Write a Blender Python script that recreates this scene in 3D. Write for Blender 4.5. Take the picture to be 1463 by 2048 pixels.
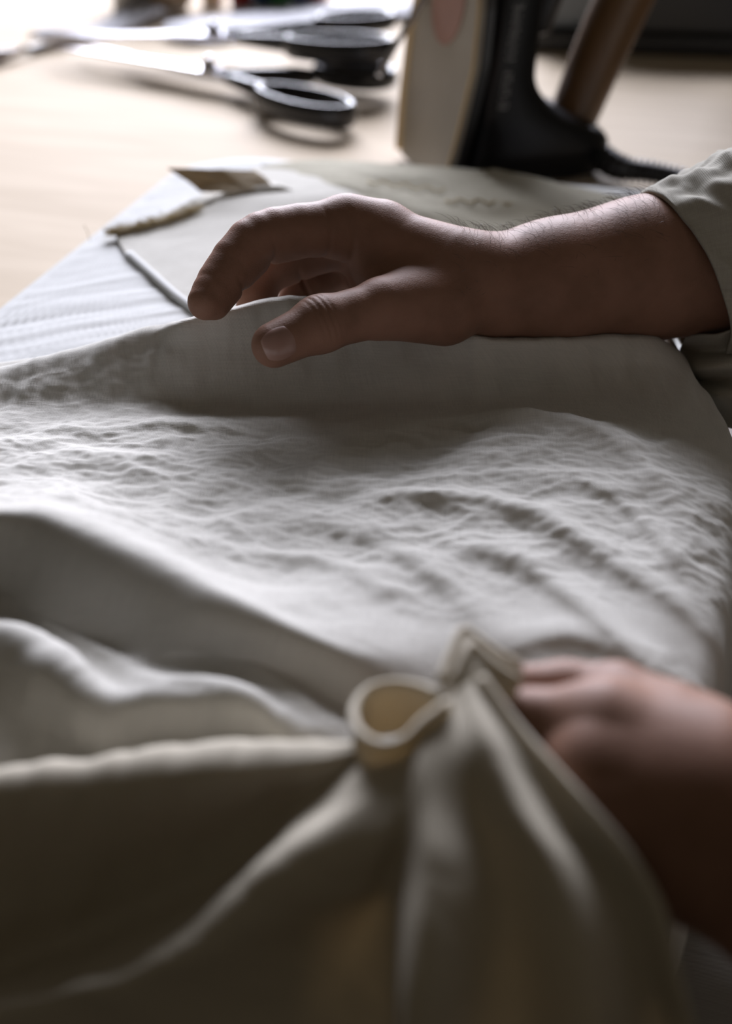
import bpy, math, random
import numpy as np
from mathutils import Vector, Matrix

random.seed(7)
rng = np.random.default_rng(11)
for o in list(bpy.data.objects):
    bpy.data.objects.remove(o)
scene = bpy.context.scene
col = scene.collection

# ------------------------------------------------------------------ camera
TH = math.radians(31.0)
CH = 0.363
F = 50.0 / 36.0 * 2048
cam_d = bpy.data.cameras.new('camera')
cam = bpy.data.objects.new('camera', cam_d)
col.objects.link(cam)
cam.location = (0, 0, CH)
cam.rotation_euler = (math.pi / 2 - TH, 0, 0)
cam_d.sensor_fit = 'VERTICAL'
cam_d.sensor_height = 36
cam_d.sensor_width = 36 * 1463 / 2048
cam_d.lens = 50
cam_d.clip_start = 0.01
cam_d.dof.use_dof = True
cam_d.dof.focus_distance = 0.705
cam_d.dof.aperture_fstop = 4.0
cam_d.dof.aperture_blades = 0
scene.camera = cam

# ------------------------------------------------------------------ light
scene.view_settings.view_transform = 'Standard'
scene.view_settings.look = 'None'
scene.view_settings.gamma = 1
scene.view_settings.use_curve_mapping = False
scene.view_settings.exposure = 0.0
world = bpy.data.worlds.new('world')
scene.world = world
world.use_nodes = True
world.node_tree.nodes['Background'].inputs[0].default_value = (1.0, 0.87, 0.67, 1)
world.node_tree.nodes['Background'].inputs[1].default_value = 0.058
WIN = (0.05, 4.60, 2.05)      # window centre
WSX, WSZ = 2.6, 2.5
ld = bpy.data.lights.new('window_daylight', 'AREA')
ld.shape = 'RECTANGLE'
ld.size, ld.size_y = WSX, WSZ
ld.energy = 660
ld.color = (0.86, 0.875, 1.0)
lo = bpy.data.objects.new('window_daylight', ld)
col.objects.link(lo)
lo.location = (WIN[0], WIN[1] - 0.06, WIN[2])
lo.rotation_euler = (math.radians(-90), 0, 0)      # shines into the room (-y)

# ------------------------------------------------------------------ helpers
CT, ST = math.cos(TH), math.sin(TH)

def W(u, v, Z):
    """point seen at photo position u,v at distance Z along the view axis"""
    a = (u - 731.5) / F
    b = -(v - 1024) / F
    return np.array((a * Z, Z * (CT + b * ST), CH + Z * (-ST + b * CT)))

def G(u, v, z):
    """point seen at photo position u,v at height z above the table"""
    b = -(v - 1024) / F
    return W(u, v, (CH - z) / (ST - b * CT))

# table frame: the bench is turned against the camera
PE = np.array((0.134, 0.469))
AL = math.atan2(0.267, 0.963)
LD = np.array((math.sin(AL), math.cos(AL)))     # along the bench
ND = np.array((math.cos(AL), -math.sin(AL)))    # towards the person

def T(n, l, z=0.0):
    p = PE + n * ND + l * LD
    return np.array((p[0], p[1], z))

def tag(o, label=None, cat=None, group=None, kind=None):
    if label: o['label'] = label
    if cat: o['category'] = cat
    if group: o['group'] = group
    if kind: o['kind'] = kind
    return o

def empty(name, loc=(0, 0, 0), rz=0.0):
    o = bpy.data.objects.new(name, None)
    o.empty_display_size = 0.02
    col.objects.link(o)
    o.location = loc
    o.rotation_euler = (0, 0, rz)
    return o

def setparent(o, p):
    if p is not None:
        o.parent = p

def mesh_obj(name, verts, faces, mat, parent=None, smooth=True, world=False, uv=None):
    me = bpy.data.meshes.new(name)
    verts = np.asarray(verts, float)
    if world and parent is not None:
        m = parent_matrix(parent).inverted()
        R = np.array(m)
        verts = verts @ R[:3, :3].T + R[:3, 3]
    if isinstance(faces, np.ndarray):
        n, k = faces.shape
        me.vertices.add(len(verts))
        me.vertices.foreach_set('co', verts.astype(np.float32).ravel())
        me.loops.add(n * k)
        me.loops.foreach_set('vertex_index', faces.astype(np.int32).ravel())
        me.polygons.add(n)
        me.polygons.foreach_set('loop_start', np.arange(0, n * k, k, dtype=np.int32))
        me.update(calc_edges=True)
    else:
        me.from_pydata([tuple(v) for v in verts], [], faces)
    if uv is not None:
        lay = me.uv_layers.new(name='UVMap')
        idx = np.empty(len(me.loops), np.int32)
        me.loops.foreach_get('vertex_index', idx)
        lay.data.foreach_set('uv', np.asarray(uv, np.float32)[idx].ravel())
    if smooth:
        me.polygons.foreach_set('use_smooth', np.ones(len(me.polygons), bool))
    me.validate()
    me.update()
    o = bpy.data.objects.new(name, me)
    col.objects.link(o)
    if mat is not None:
        me.materials.append(mat)
    setparent(o, parent)
    return o

def parent_matrix(p):
    m = Matrix.Translation(p.location) @ p.rotation_euler.to_matrix().to_4x4()
    if p.parent is not None:
        m = parent_matrix(p.parent) @ m
    return m

def solidify(o, t, off=0):
    m = o.modifiers.new('thick', 'SOLIDIFY')
    m.thickness = t
    m.offset = off
    return o

def bevel(o, w, seg=3):
    m = o.modifiers.new('bevel', 'BEVEL')
    m.width = w
    m.segments = seg
    m.limit_method = 'ANGLE'
    m.angle_limit = math.radians(35)
    return o

def box(x0, x1, y0, y1, z0, z1):
    v = [(x0, y0, z0), (x1, y0, z0), (x1, y1, z0), (x0, y1, z0), (x0, y0, z1), (x1, y0, z1), (x1, y1, z1), (x0, y1, z1)]
    f = [(0, 3, 2, 1), (4, 5, 6, 7), (0, 1, 5, 4), (1, 2, 6, 5), (2, 3, 7, 6), (3, 0, 4, 7)]
    return v, f

def join(parts):
    V, Fc = [], []
    for v, f in parts:
        n = len(V)
        V += [tuple(p) for p in v]
        Fc += [tuple(i + n for i in q) for q in f]
    return V, Fc

def grid_faces(M, N, closed=False):
    i, j = np.meshgrid(np.arange(M - 1), np.arange(N if closed else N - 1), indexing='ij')
    j2 = (j + 1) % N
    return np.stack([i * N + j, i * N + j2, (i + 1) * N + j2, (i + 1) * N + j], -1).reshape(-1, 4)

def pchip(t, P, q):
    """shape-keeping cubic through P (n,...) at t (n,), read at q (m,)"""
    t = np.asarray(t, float)
    P = np.asarray(P, float)
    sh = P.shape[1:]
    P = P.reshape(len(t), -1)
    h = np.diff(t)[:, None]
    d = np.diff(P, axis=0) / h
    m = np.zeros_like(P)
    if len(t) == 2:
        m[:] = d
    else:
        w1 = 2 * h[1:] + h[:-1]
        w2 = h[1:] + 2 * h[:-1]
        ok = d[:-1] * d[1:] > 0
        with np.errstate(divide='ignore', invalid='ignore'):
            hm = (w1 + w2) / (w1 / d[:-1] + w2 / d[1:])
        m[1:-1] = np.where(ok, hm, 0)
        m[0], m[-1] = d[0], d[-1]
    k = np.clip(np.searchsorted(t, q, side='right') - 1, 0, len(t) - 2)
    x = ((q - t[k]) / (t[k + 1] - t[k]))[:, None]
    H = h[k]
    r = ((1 + 2 * x) * (1 - x) ** 2) * P[k] + x * (1 - x) ** 2 * H * m[k] + x * x * (3 - 2 * x) * P[k + 1] + x * x * (x - 1) * H * m[k + 1]
    return r.reshape((len(q),) + sh)

def crom(t, P, q):
    """smooth cubic (finite-difference tangents) through P"""
    t = np.asarray(t, float); P = np.asarray(P, float)
    sh = P.shape[1:]; P = P.reshape(len(t), -1)
    m = np.gradient(P, t, axis=0) if len(t) > 2 else np.repeat(np.diff(P, axis=0) / np.diff(t)[:, None], 2, 0)
    k = np.clip(np.searchsorted(t, q, side='right') - 1, 0, len(t) - 2)
    H = (t[k + 1] - t[k])[:, None]
    x = ((q - t[k]) / (t[k + 1] - t[k]))[:, None]
    r = ((1 + 2 * x) * (1 - x) ** 2) * P[k] + x * (1 - x) ** 2 * H * m[k] + x * x * (3 - 2 * x) * P[k + 1] + x * x * (x - 1) * H * m[k + 1]
    return r.reshape((len(q),) + sh)

_perm = np.random.default_rng(3).permutation(256)
_ga = np.random.default_rng(4).uniform(0, 2 * np.pi, 256)
def perlin(x, y, seed=0):
    xi = np.floor(x).astype(int); yi = np.floor(y).astype(int)
    xf = x - xi; yf = y - yi
    def g(ix, iy, dx, dy):
        a = _ga[_perm[(_perm[(ix + seed * 17) & 255] + iy) & 255]]
        return np.cos(a) * dx + np.sin(a) * dy
    s = xf ** 3 * (xf * (xf * 6 - 15) + 10); t = yf ** 3 * (yf * (yf * 6 - 15) + 10)
    a = g(xi, yi, xf, yf); b = g(xi + 1, yi, xf - 1, yf)
    c = g(xi, yi + 1, xf, yf - 1); d = g(xi + 1, yi + 1, xf - 1, yf - 1)
    return ((a + s * (b - a)) * (1 - t) + (c + s * (d - c)) * t) * 1.4

def crumple(x, y, s, seed=0):
    """creased-linen relief of feature size s (metres), about -1..1"""
    wx = x + 0.35 * s * perlin(x / s * .8, y / s * .8, seed + 5)
    wy = y + 0.35 * s * perlin(x / s * .8 + 9, y / s * .8, seed + 6)
    r = 1 - 2 * np.abs(perlin(wx / s, wy / s, seed))
    return r * 0.6 + 0.6 * perlin(wx / s * .55, wy / s * .55, seed + 1)

def normals(P):
    du = np.gradient(P, axis=1); dv = np.gradient(P, axis=0)
    n = np.cross(du, dv)
    n /= np.linalg.norm(n, axis=-1, keepdims=True) + 1e-12
    return n

def arc(P):
    du = np.linalg.norm(np.diff(P, axis=1), axis=-1)
    dv = np.linalg.norm(np.diff(P, axis=0), axis=-1)
    U = np.concatenate([np.zeros((P.shape[0], 1)), np.cumsum(du, 1)], 1)
    V = np.concatenate([np.zeros((1, P.shape[1])), np.cumsum(dv, 0)], 0)
    return U, V

def tube(pts, rad, sides=10, closed=False, up=(0, 0, 1), ry=None, caps=True):
    """swept tube; rad may be a list; ry = second half-axis (along 'up')"""
    pts = np.asarray(pts, float); n = len(pts)
    rad = np.broadcast_to(np.asarray(rad, float), (n,))
    ry = rad if ry is None else np.broadcast_to(np.asarray(ry, float), (n,))
    if closed:
        tg = np.roll(pts, -1, 0) - np.roll(pts, 1, 0)
    else:
        tg = np.gradient(pts, axis=0)
    tg /= np.linalg.norm(tg, axis=1, keepdims=True)
    up = np.asarray(up, float)
    s = np.cross(tg, up); s /= np.linalg.norm(s, axis=1, keepdims=True) + 1e-12
    w = np.cross(s, tg)
    a = np.linspace(0, 2 * np.pi, sides, endpoint=False)
    V = pts[:, None] + s[:, None] * (np.cos(a)[None, :, None] * rad[:, None, None]) + w[:, None] * (np.sin(a)[None, :, None] * ry[:, None, None])
    Fc = []
    m = n if closed else n - 1
    for i in range(m):
        for j in range(sides):
            i2 = (i + 1) % n; j2 = (j + 1) % sides
            Fc.append((i * sides + j, i * sides + j2, i2 * sides + j2, i2 * sides + j))
    if not closed and caps:
        Fc.append(tuple(range(sides - 1, -1, -1)))
        Fc.append(tuple((n - 1) * sides + j for j in range(sides)))
    return V.reshape(-1, 3).tolist(), Fc

def lathe(prof, sides=28):
    V, Fc = [], []
    for r, z in prof:
        for j in range(sides):
            a = 2 * math.pi * j / sides
            V.append((r * math.cos(a), r * math.sin(a), z))
    for i in range(len(prof) - 1):
        for j in range(sides):
            j2 = (j + 1) % sides
            Fc.append((i * sides + j, i * sides + j2, (i + 1) * sides + j2, (i + 1) * sides + j))
    Fc.append(tuple(range(sides - 1, -1, -1)))
    Fc.append(tuple((len(prof) - 1) * sides + j for j in range(sides)))
    return V, Fc

def extrude(poly, z0, z1):
    n = len(poly)
    V = [(x, y, z0) for x, y in poly] + [(x, y, z1) for x, y in poly]
    Fc = [tuple(range(n - 1, -1, -1)), tuple(range(n, 2 * n))]
    Fc += [(i, (i + 1) % n, n + (i + 1) % n, n + i) for i in range(n)]
    return V, Fc

# ------------------------------------------------------------------ materials
def mat(name):
    m = bpy.data.materials.new(name)
    m.use_nodes = True
    nt = m.node_tree
    return m, nt, nt.nodes['Principled BSDF'], nt.nodes['Material Output']

def plain(name, c, rough=0.5, metal=0.0, spec=0.5, noise=0.06, scale=60.0, bump=0.0):
    m, nt, b, out = mat(name)
    tc = nt.nodes.new('ShaderNodeTexCoord')
    nz = nt.nodes.new('ShaderNodeTexNoise'); nz.inputs['Scale'].default_value = scale
    nz.inputs['Detail'].default_value = 4
    nt.links.new(tc.outputs['Object'], nz.inputs['Vector'])
    mx = nt.nodes.new('ShaderNodeMix'); mx.data_type = 'RGBA'
    mx.inputs[6].default_value = (*[max(0, x * (1 - noise)) for x in c], 1)
    mx.inputs[7].default_value = (*[min(1, x * (1 + noise)) for x in c], 1)
    nt.links.new(nz.outputs[0], mx.inputs[0])
    nt.links.new(mx.outputs[2], b.inputs['Base Color'])
    b.inputs['Roughness'].default_value = rough
    b.inputs['Metallic'].default_value = metal
    b.inputs['Specular IOR Level'].default_value = spec
    if bump:
        bp = nt.nodes.new('ShaderNodeBump'); bp.inputs['Strength'].default_value = bump
        bp.inputs['Distance'].default_value = 0.001
        nt.links.new(nz.outputs[0], bp.inputs['Height'])
        nt.links.new(bp.outputs[0], b.inputs['Normal'])
    return m

def linen(name, c, trans=0.18, weave=0.25, stripes=0.0, blotch=0.06, period=0.0007):
    m, nt, b, out = mat(name)
    N = nt.nodes.new; L = nt.links.new
    uv = N('ShaderNodeUVMap')
    b.inputs['Roughness'].default_value = 0.85
    b.inputs['Specular IOR Level'].default_value = 0.15
    b.inputs['Sheen Weight'].default_value = 0.08
    # slubs: long thin noise along each thread direction
    def slub(sx, sy):
        mp = N('ShaderNodeMapping'); mp.inputs['Scale'].default_value = (sx, sy, 1)
        L(uv.outputs[0], mp.inputs[0])
        n = N('ShaderNodeTexNoise'); n.inputs['Scale'].default_value = 1; n.inputs['Detail'].default_value = 2
        L(mp.outputs[0], n.inputs['Vector'])
        return n.outputs[0]
    s1 = slub(60, 1400); s2 = slub(1400, 60)
    ad = N('ShaderNodeMath'); ad.operation = 'ADD'; L(s1, ad.inputs[0]); L(s2, ad.inputs[1])
    def wave(direction):
        w = N('ShaderNodeTexWave'); w.wave_type = 'BANDS'; w.bands_direction = direction
        w.inputs['Scale'].default_value = 1 / period / 3.2
        w.inputs['Distortion'].default_value = 0.6; w.inputs['Detail'].default_value = 0
        L(uv.outputs[0], w.inputs['Vector'])
        return w.outputs['Fac']
    w1 = wave('X'); w2 = wave('Y')
    aw = N('ShaderNodeMath'); aw.operation = 'ADD'; L(w1, aw.inputs[0]); L(w2, aw.inputs[1])
    hh = N('ShaderNodeMath'); hh.operation = 'MULTIPLY_ADD'; L(ad.outputs[0], hh.inputs[0]); hh.inputs[1].default_value = 1.6; L(aw.outputs[0], hh.inputs[2])
    h = hh.outputs[0]
    if stripes:
        st = N('ShaderNodeTexWave'); st.bands_direction = 'Y'; st.inputs['Scale'].default_value = 30
        st.inputs['Distortion'].default_value = 3.0; st.inputs['Detail'].default_value = 3; st.inputs['Detail Scale'].default_value = 0.8
        L(uv.outputs[0], st.inputs['Vector'])
    bp = N('ShaderNodeBump'); bp.inputs['Strength'].default_value = weave; bp.inputs['Distance'].default_value = 0.0004
    L(h, bp.inputs['Height'])
    L(bp.outputs[0], b.inputs['Normal'])
    bl = N('ShaderNodeTexNoise'); bl.inputs['Scale'].default_value = 14; bl.inputs['Detail'].default_value = 5
    L(uv.outputs[0], bl.inputs['Vector'])
    mx = N('ShaderNodeMix'); mx.data_type = 'RGBA'
    mx.inputs[6].default_value = (*[x * (1 - blotch) for x in c], 1)
    mx.inputs[7].default_value = (*[min(1, x * (1 + blotch)) for x in c], 1)
    L(bl.outputs[0], mx.inputs[0])
    m2 = N('ShaderNodeMix'); m2.data_type = 'RGBA'; m2.blend_type = 'MULTIPLY'
    mr = N('ShaderNodeMapRange'); mr.inputs[1].default_value = 0.6; mr.inputs[2].default_value = 1.4
    mr.inputs[3].default_value = 0.86; mr.inputs[4].default_value = 1.06
    L(ad.outputs[0], mr.inputs[0])
    cb = N('ShaderNodeCombineColor'); 
    for k in range(3): L(mr.outputs[0], cb.inputs[k])
    m2.inputs[0].default_value = 1
    L(mx.outputs[2], m2.inputs[6]); L(cb.outputs[0], m2.inputs[7])
    L(m2.outputs[2], b.inputs['Base Color'])
    tr = N('ShaderNodeBsdfTranslucent')
    tr.inputs['Color'].default_value = (c[0] * .95, c[1] * .82, c[2] * .62, 1)
    ms = N('ShaderNodeMixShader'); ms.inputs[0].default_value = trans
    L(b.outputs[0], ms.inputs[1]); L(tr.outputs[0], ms.inputs[2])
    L(ms.outputs[0], out.inputs[0])
    return m

def wood(name, c1, c2, scale=(1.2, 14, 14), rough=0.4, bump=0.05):
    m, nt, b, out = mat(name)
    N = nt.nodes.new; L = nt.links.new
    tc = N('ShaderNodeTexCoord'); mp = N('ShaderNodeMapping'); mp.inputs['Scale'].default_value = scale
    L(tc.outputs['Object'], mp.inputs[0])
    n = N('ShaderNodeTexNoise'); n.inputs['Scale'].default_value = 3; n.inputs['Detail'].default_value = 8
    n.inputs['Distortion'].default_value = 0.6
    L(mp.outputs[0], n.inputs['Vector'])
    r = N('ShaderNodeValToRGB')
    r.color_ramp.elements[0].position = 0.3; r.color_ramp.elements[0].color = (*c1, 1)
    r.color_ramp.elements[1].position = 0.72; r.color_ramp.elements[1].color = (*c2, 1)
    L(n.outputs[0], r.inputs[0]); L(r.outputs[0], b.inputs['Base Color'])
    b.inputs['Roughness'].default_value = rough
    bp = N('ShaderNodeBump'); bp.inputs['Strength'].default_value = bump; bp.inputs['Distance'].default_value = 0.001
    L(n.outputs[0], bp.inputs['Height']); L(bp.outputs[0], b.inputs['Normal'])
    return m

def skin(name, c1, c2):
    m, nt, b, out = mat(name)
    N = nt.nodes.new; L = nt.links.new
    tc = N('ShaderNodeTexCoord')
    n = N('ShaderNodeTexNoise'); n.inputs['Scale'].default_value = 45; n.inputs['Detail'].default_value = 6
    L(tc.outputs['Object'], n.inputs['Vector'])
    mx = N('ShaderNodeMix'); mx.data_type = 'RGBA'
    mx.inputs[6].default_value = (*c1, 1); mx.inputs[7].default_value = (*c2, 1)
    mr = N('ShaderNodeMapRange'); mr.inputs[1].default_value = .35; mr.inputs[2].default_value = .65
    L(n.outputs[0], mr.inputs[0]); L(mr.outputs[0], mx.inputs[0])
    L(mx.outputs[2], b.inputs['Base Color'])
    b.inputs['Roughness'].default_value = 0.55
    b.inputs['Specular IOR Level'].default_value = 0.14
    b.inputs['Subsurface Weight'].default_value = 0.10
    b.inputs['Subsurface Radius'].default_value = (0.006, 0.0022, 0.0012)
    b.inputs['Subsurface Scale'].default_value = 1.0
    vo = N('ShaderNodeTexVoronoi'); vo.inputs['Scale'].default_value = 750; vo.feature = 'DISTANCE_TO_EDGE'
    L(tc.outputs['Object'], vo.inputs['Vector'])
    n2 = N('ShaderNodeTexNoise'); n2.inputs['Scale'].default_value = 320; n2.inputs['Detail'].default_value = 4
    L(tc.outputs['Object'], n2.inputs['Vector'])
    a = N('ShaderNodeMath'); a.operation = 'MULTIPLY_ADD'; L(vo.outputs[0], a.inputs[0]); a.inputs[1].default_value = 0.9; L(n2.outputs[0], a.inputs[2])
    bp = N('ShaderNodeBump'); bp.inputs['Strength'].default_value = 0.28; bp.inputs['Distance'].default_value = 0.0005
    L(a.outputs[0], bp.inputs['Height']); L(bp.outputs[0], b.inputs['Normal'])
    return m

M = {}
M['table'] = wood('maple_top', (0.50, 0.41, 0.30), (0.59, 0.495, 0.375), (2.2, 16, 16), 0.6, 0.03)
M['table'].node_tree.nodes['Principled BSDF'].inputs['Specular IOR Level'].default_value = 0.04
M['table_leg'] = wood('maple_leg', (0.50, 0.38, 0.25), (0.60, 0.47, 0.33), (14, 14, 1.2), 0.5)
M['linen'] = linen('linen_natural', (0.72, 0.70, 0.645), 0.14, 0.35)
M['linen_olive'] = linen('linen_olive', (0.46, 0.43, 0.33), 0.10, 0.25)
M['linen_warm'] = linen('linen_cream', (0.68, 0.63, 0.52), 0.28, 0.25)
M['linen_grey'] = linen('linen_pale_grey', (0.67, 0.675, 0.66), 0.08, 0.1)
M['linen_beige'] = linen('linen_beige', (0.64, 0.62, 0.56), 0.12, 0.25)
M['linen_flap'] = linen('linen_tan', (0.48, 0.40, 0.28), 0.25, 0.3)
M['fray'] = plain('frayed_tan_yarn', (0.46, 0.36, 0.18), 0.9, noise=.25, scale=400)
M['shirt'] = linen('shirt_cotton', (0.40, 0.38, 0.32), 0.05, 0.3, period=0.0008)
M['trouser'] = linen('trouser_cotton', (0.33, 0.32, 0.30), 0.0, 0.3)
M['skin'] = skin('skin', (0.225, 0.122, 0.083), (0.285, 0.155, 0.108))
M['nail'] = plain('nail', (0.30, 0.175, 0.14), 0.28, spec=.5, scale=300)
M['hair'] = plain('dark_hair', (0.035, 0.022, 0.015), 0.5)
M['black'] = plain('black_plastic', (0.012, 0.012, 0.013), 0.32, spec=.5, bump=.05, scale=300)
M['black_gloss'] = plain('black_enamel', (0.010, 0.010, 0.012), 0.26, spec=.5)
M['black_body'] = plain('black_casing', (0.006, 0.006, 0.007), 0.34, spec=.28)
M['steel'] = plain('steel', (0.62, 0.62, 0.65), 0.22, 1.0, scale=200)
M['sole'] = plain('grey_beige_soleplate', (0.25, 0.22, 0.175), 0.42, 0.0, scale=25, noise=.15)
M['patch'] = plain('reddish_reflection_tint', (0.28, 0.14, 0.105), 0.5, noise=.15, scale=40)  # colour of the pinkish reflection painted on the soleplate
M['shoe'] = plain('cream_shoe_edge', (0.55, 0.40, 0.22), 0.6)
M['handle'] = wood('brown_handle', (0.09, 0.045, 0.015), (0.14, 0.07, 0.025), (12, 12, 2), 0.4)
M['mark'] = plain('grey_lettering', (0.45, 0.45, 0.45), 0.6)
M['wall'] = plain('plaster', (0.62, 0.60, 0.56), 0.9, noise=.04, scale=4)
M['floor'] = wood('dark_floor', (0.06, 0.045, 0.035), (0.09, 0.07, 0.05), (1, 8, 8), 0.6)
M['frame'] = plain('white_paint', (0.75, 0.75, 0.73), 0.5)

# ------------------------------------------------------------------ room
FZ = -0.78
fl = mesh_obj('floor', *box(-3.2, 2.6, -1.6, 4.7, FZ - 0.05, FZ), M['floor'], smooth=False)
tag(fl, 'dark wooden workshop floor under the bench', 'floor', kind='structure')
wx0, wx1 = WIN[0] - WSX / 2, WIN[0] + WSX / 2
wz0, wz1 = WIN[2] - WSZ / 2, WIN[2] + WSZ / 2
wl = mesh_obj('wall_back', *join([box(-3.2, wx0, 4.6, 4.75, FZ, 3.6), box(wx1, 2.6, 4.6, 4.75, FZ, 3.6),
                                  box(wx0, wx1, 4.6, 4.75, FZ, wz0), box(wx0, wx1, 4.6, 4.75, wz1, 3.6)]), M['wall'], smooth=False)
tag(wl, 'plain plaster wall with the large window', 'wall', kind='structure')
wn = empty('window_1', (WIN[0], 4.66, wz0))
tag(wn, 'large daylight window behind the bench', 'window', kind='structure')
fr = [box(-WSX / 2, WSX / 2, -.02, .04, 0, .05), box(-WSX / 2, WSX / 2, -.02, .04, WSZ - .05, WSZ)]
for xx in (-WSX / 2, -.025, WSX / 2 - .05):
    fr.append(box(xx, xx + .05, -.02, .04, .05, WSZ - .05))
mesh_obj('window_frame', *join(fr), M['frame'], wn, smooth=False)
pm, pnt, pb, pout = mat('pane_glass')
ptr = pnt.nodes.new('ShaderNodeBsdfTransparent'); pgl = pnt.nodes.new('ShaderNodeBsdfGlossy')
pgl.inputs['Roughness'].default_value = .02
pmx = pnt.nodes.new('ShaderNodeMixShader'); pmx.inputs[0].default_value = .08
pnt.links.new(ptr.outputs[0], pmx.inputs[1]); pnt.links.new(pgl.outputs[0], pmx.inputs[2]); pnt.links.new(pmx.outputs[0], pout.inputs[0])
for xx in (-WSX / 2 + .05, .025):
    mesh_obj('pane', *box(xx, xx + WSX / 2 - .075, .008, .014, .05, WSZ - .05), pm, wn, smooth=False)

# ------------------------------------------------------------------ bench
NEAR, FAR = -0.125, 1.75
bench = empty('work_table', (*PE, FZ), -AL)
tag(bench, 'pale maple work table carrying the linen and the tools', 'table')
top = mesh_obj('tabletop', *box(-1.35, -0.004, NEAR, FAR, -FZ - 0.035, -FZ), M['table'], bench, smooth=False)
bevel(top, .004)
for n in (-1.28, -.075):
    for l in (NEAR + .07, FAR - .07):
        lg = mesh_obj('leg', *box(n - .035, n + .035, l - .035, l + .035, 0, -FZ - .036), M['table_leg'], bench, smooth=False)
        bevel(lg, .004)

# pressing board on the bench, covered in pale linen
BT = 0.028
board = empty('pressing_board', (*PE, 0.0005), -AL)
tag(board, 'flat pressing board covered in pale grey linen, under the garment', 'pressing board')
def rounded(n0, n1, l0, l1, r, k=8):
    out = []
    for cx, cy, a0 in ((n1 - r, l1 - r, 0), (n0 + r, l1 - r, 90), (n0 + r, l0 + r, 180), (n1 - r, l0 + r, 270)):
        for i in range(k + 1):
            a = math.radians(a0 + 90 * i / k)
            out.append((cx + r * math.cos(a), cy + r * math.sin(a)))
    return out
bb = mesh_obj('board_base', *extrude(rounded(-.425, -.012, NEAR + .01, .545, .06), 0, .016), M['table_leg'], board, smooth=False)
# cover: a sheet that rounds over the board's edge
poly0 = np.array(rounded(-.432, -.006, NEAR + .004, .552, .064, 14))
poly0 = np.vstack([poly0, poly0[:1]])
pd = np.concatenate([[0], np.cumsum(np.linalg.norm(np.diff(poly0, axis=0), axis=1))])
pq = np.linspace(0, pd[-1], 520, endpoint=False)
poly = np.column_stack([np.interp(pq, pd, poly0[:, k]) for k in (0, 1)])
cen = poly.mean(0)
rings = []
fr_ = [(1.0, .002), (1.0, .010), (1.0, .018), (.997, .0225), (.990, .0258), (.978, .0275), (.95, BT)] + [(k, BT) for k in np.linspace(.945, .02, 330)]
for s, z in fr_:
    q = cen + (poly - cen) * s
    rings.append(np.column_stack([q, np.full(len(q), z)]))
rings = np.array(rings)
# close-set press creases across the cover
cn, cl = rings[..., 0], rings[..., 1]
dist = np.clip((1 - np.array([f[0] for f in fr_]))[:, None] / .05, 0, 1)
wx_ = PE[0] + cn * ND[0] + cl * LD[0]; wy_ = PE[1] + cn * ND[1] + cl * LD[1]
along_ = wx_ * .90 + wy_ * .43; across_ = -wx_ * .43 + wy_ * .90
across_ = across_ + .0035 * perlin(along_ * 14, across_ * 20, 8)
wv = perlin(along_ * 9 + 3, across_ * 70, 2) * .0008 + perlin(along_ * 30, across_ * 200, 4) * .0003
ph_ = (across_ / .0125) % 1
groove = np.exp(-((ph_ - .3) / .055) ** 2) + .7 * np.exp(-((ph_ - .55) / .05) ** 2)
wv += -.00075 * groove * np.clip(.65 + .8 * perlin(along_ * 11, across_ * 40, 12), 0, 1.2)
rings[..., 2] += wv * dist
nr, nc = rings.shape[:2]
cv = mesh_obj('board_cover', rings.reshape(-1, 3), grid_faces(nr, nc, True), M['linen_grey'], board,
              uv=rings[..., :2].reshape(-1, 2))

# ------------------------------------------------------------------ linen pieces lying on the board behind the hand
def patch(name, quad, nu, nv, matl, parent, amp=.0004, size=.02, seed=0, fz=None, thick=.0006):
    """quad: rows of world points (list of lists), lofted"""
    rows = [np.array(r) for r in quad]
    qs = np.linspace(0, 1, nu)
    R = np.array([crom(np.linspace(0, 1, len(r)), r, qs) for r in rows])
    P = pchip(np.linspace(0, 1, len(R)), R, np.linspace(0, 1, nv))
    U, V = arc(P)
    Nn = normals(P)
    Nn[Nn[..., 2] < 0] *= -1
    P = P + Nn * (amp * crumple(U + seed, V, size, seed))[..., None]
    if fz is not None:
        P = fz(P, U, V)
    o = mesh_obj(name, P.reshape(-1, 3), grid_faces(nv, nu), matl, parent, world=True, uv=np.stack([U, V], -1).reshape(-1, 2))
    solidify(o, thick)
    return o

zt = BT + .0026
far_piece = empty('beige_linen_cloth', tuple(T(-.2, .45, BT)))
tag(far_piece, 'beige linen panel with tan frayed edge and raised flap, flat behind the hand', 'fabric panel')
patch('panel_cloth', [
    [G(505, 334, zt), G(640, 322, zt), G(800, 332, zt + .002), G(1000, 347, zt + .001), G(1150, 380, zt), G(1330, 418, zt)],
    [G(490, 352, zt + .002), G(640, 350, zt + .004), G(800, 362, zt + .004), G(1000, 380, zt + .004), G(1150, 405, zt + .003), G(1340, 450, zt)],
    [G(400, 392, zt + .004), G(620, 388, zt + .006), G(800, 400, zt + .004), G(1000, 420, zt + .003), G(1160, 440, zt + .003), G(1350, 500, zt)],
    [G(300, 442, zt + .001), G(560, 440, zt + .002), G(780, 460, zt), G(1000, 490, zt), G(1170, 520, zt), G(1350, 560, zt)],
    [G(232, 468, zt), G(500, 520, zt), G(760, 560, zt), G(1000, 580, zt), G(1180, 600, zt), G(1350, 640, zt)],
    [G(250, 508, zt), G(400, 620, zt), G(740, 660, zt), G(1000, 670, zt), G(1180, 680, zt), G(1345, 690, zt)],
], 160, 160, M['linen_beige'], far_piece, .0005, .03, 3)
olive = empty('olive_linen_cloth', tuple(T(-.12, .50, BT)))
tag(olive, 'olive beige linen cloth flat on the board in front of the iron', 'fabric')
zo = zt + .0035
def under_hand(u, v, z): return G(u, v, z)
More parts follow.
